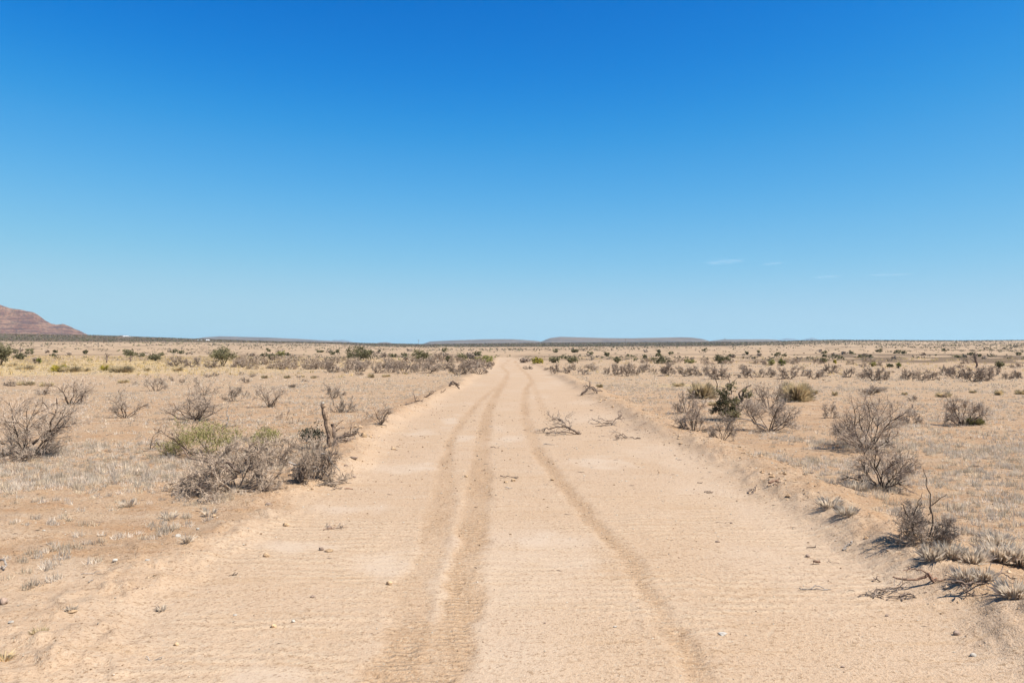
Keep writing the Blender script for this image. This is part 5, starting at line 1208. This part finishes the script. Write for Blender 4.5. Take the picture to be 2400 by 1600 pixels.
for px, py, dist, lb in ((981, 812, 780, 'thin utility pole left of the flat mesa beyond the road'), (1466, 810, 860, 'thin utility pole below the highest mesa'), (1700, 810, 860, 'thin utility pole below the low rounded hill')):
    x = (px - VX) / F * dist; z = h1(x, dist)
    t = thing('utility_pole', lb, 'utility pole', (x, dist, z), 0, 'utility poles crossing the far plain')
    limb(t, 'pole', [(0, 0, -.5), (0, 0, 8.0)], .15, .11, M_DARKW, 6, 1, 0)
    box('crossarm', -1.1, 1.1, -.06, .06, 7.2, 7.36, M_DARKW, t)

# ------------------------------------------------------------------ faint wisps of cirrus, thin sheets of ice cloud high up
def cloud_mat():
    m = bpy.data.materials.new('cirrus'); m.use_nodes = True
    n, l = m.node_tree.nodes, m.node_tree.links; n.clear()
    tc = n.new('ShaderNodeTexCoord')
    mp = n.new('ShaderNodeMapping'); l.new(tc.outputs['Object'], mp.inputs[0]); mp.inputs['Scale'].default_value = (1.1, 3.5, 1); mp.inputs['Rotation'].default_value = (0, 0, .35)
    t = n.new('ShaderNodeTexNoise'); l.new(mp.outputs[0], t.inputs[0]); t.inputs['Scale'].default_value = 1.6; t.inputs['Detail'].default_value = 7; t.inputs['Roughness'].default_value = .6
    ln = n.new('ShaderNodeVectorMath'); ln.operation = 'LENGTH'; l.new(tc.outputs['Object'], ln.inputs[0])
    edge = ramp(n, l, ln.outputs['Value'], 1.0, .15)
    a = math_(n, l, 'MULTIPLY', edge, ramp(n, l, t.outputs[0], .42, .78, 0, .42))
    tr, df, tl, mx, ms = n.new('ShaderNodeBsdfTransparent'), n.new('ShaderNodeBsdfDiffuse'), n.new('ShaderNodeBsdfTranslucent'), n.new('ShaderNodeMixShader'), n.new('ShaderNodeMixShader')
    df.inputs[0].default_value = tl.inputs[0].default_value = (.9, .9, .9, 1)
    l.new(df.outputs[0], ms.inputs[1]); l.new(tl.outputs[0], ms.inputs[2]); ms.inputs[0].default_value = .6
    l.new(a, mx.inputs[0]); l.new(tr.outputs[0], mx.inputs[1]); l.new(ms.outputs[0], mx.inputs[2])
    o = n.new('ShaderNodeOutputMaterial'); l.new(mx.outputs[0], o.inputs[0])
    return m
M_CLOUD = cloud_mat()
ZC = 2600.0
for px, py, w, h, lb in ((1697, 613, 110, 20, 'brightest faint wisp of cloud low in the sky right of centre'), (1812, 617, 52, 11, 'second faint wisp of cloud right of the brightest one'), (1940, 648, 70, 10, 'very faint lower wisp right of the second one'), (2085, 643, 130, 9, 'faintest long wisp of cloud, farthest right')):
    dd = (ZC - EYE) * F / (HZ - py)
    x = (px - VX) / F * dd
    nn = 24
    rx = w / 2 / F * dd; ry = h / 2 * dd * dd / (F * ZC)
    gx, gy = np.meshgrid(np.linspace(-1, 1, nn), np.linspace(-1, 1, nn), indexing='ij')
    V = np.stack([gx, gy, .02 * np.sin(gx * 5 + gy * 3)], -1).reshape(-1, 3)
    ii = np.arange(nn * nn).reshape(nn, nn)
    Q = np.stack([ii[:-1, :-1], ii[1:, :-1], ii[1:, 1:], ii[:-1, 1:]], -1).reshape(-1, 4)
    o = obj('cloud', mesh_np('cloud', V, Q, M_CLOUD), None, (x, dd, ZC))
    o.scale = (rx, ry, 600)
    tag(o, lb, 'cloud', 'faint wisps of cirrus')

# ------------------------------------------------------------------ thin blue air between here and the far hills
def build_haze():
    m = bpy.data.materials.new('air'); m.use_nodes = True
    n, l = m.node_tree.nodes, m.node_tree.links; n.clear()
    v = n.new('ShaderNodeVolumePrincipled')
    v.inputs['Color'].default_value = (.54, .82, .94, 1); v.inputs['Density'].default_value = HAZE; v.inputs['Anisotropy'].default_value = .15
    o = n.new('ShaderNodeOutputMaterial'); l.new(v.outputs[0], o.inputs['Volume'])
    R, z0, z1 = 21000.0, -3.0, 236.0
    V = [(x, y, z) for z in (z0, z1) for y in (-R, R) for x in (-R, R)]
    me = mesh_np('haze', V, [(0, 2, 3, 1), (4, 5, 7, 6), (0, 1, 5, 4), (2, 6, 7, 3), (0, 4, 6, 2), (1, 3, 7, 5)], m)
    tag(obj('haze', me), 'thin bluish air paling the far hills and ranges', 'haze', kind='stuff')
HAZE = 5.5e-5
if HAZE: build_haze()
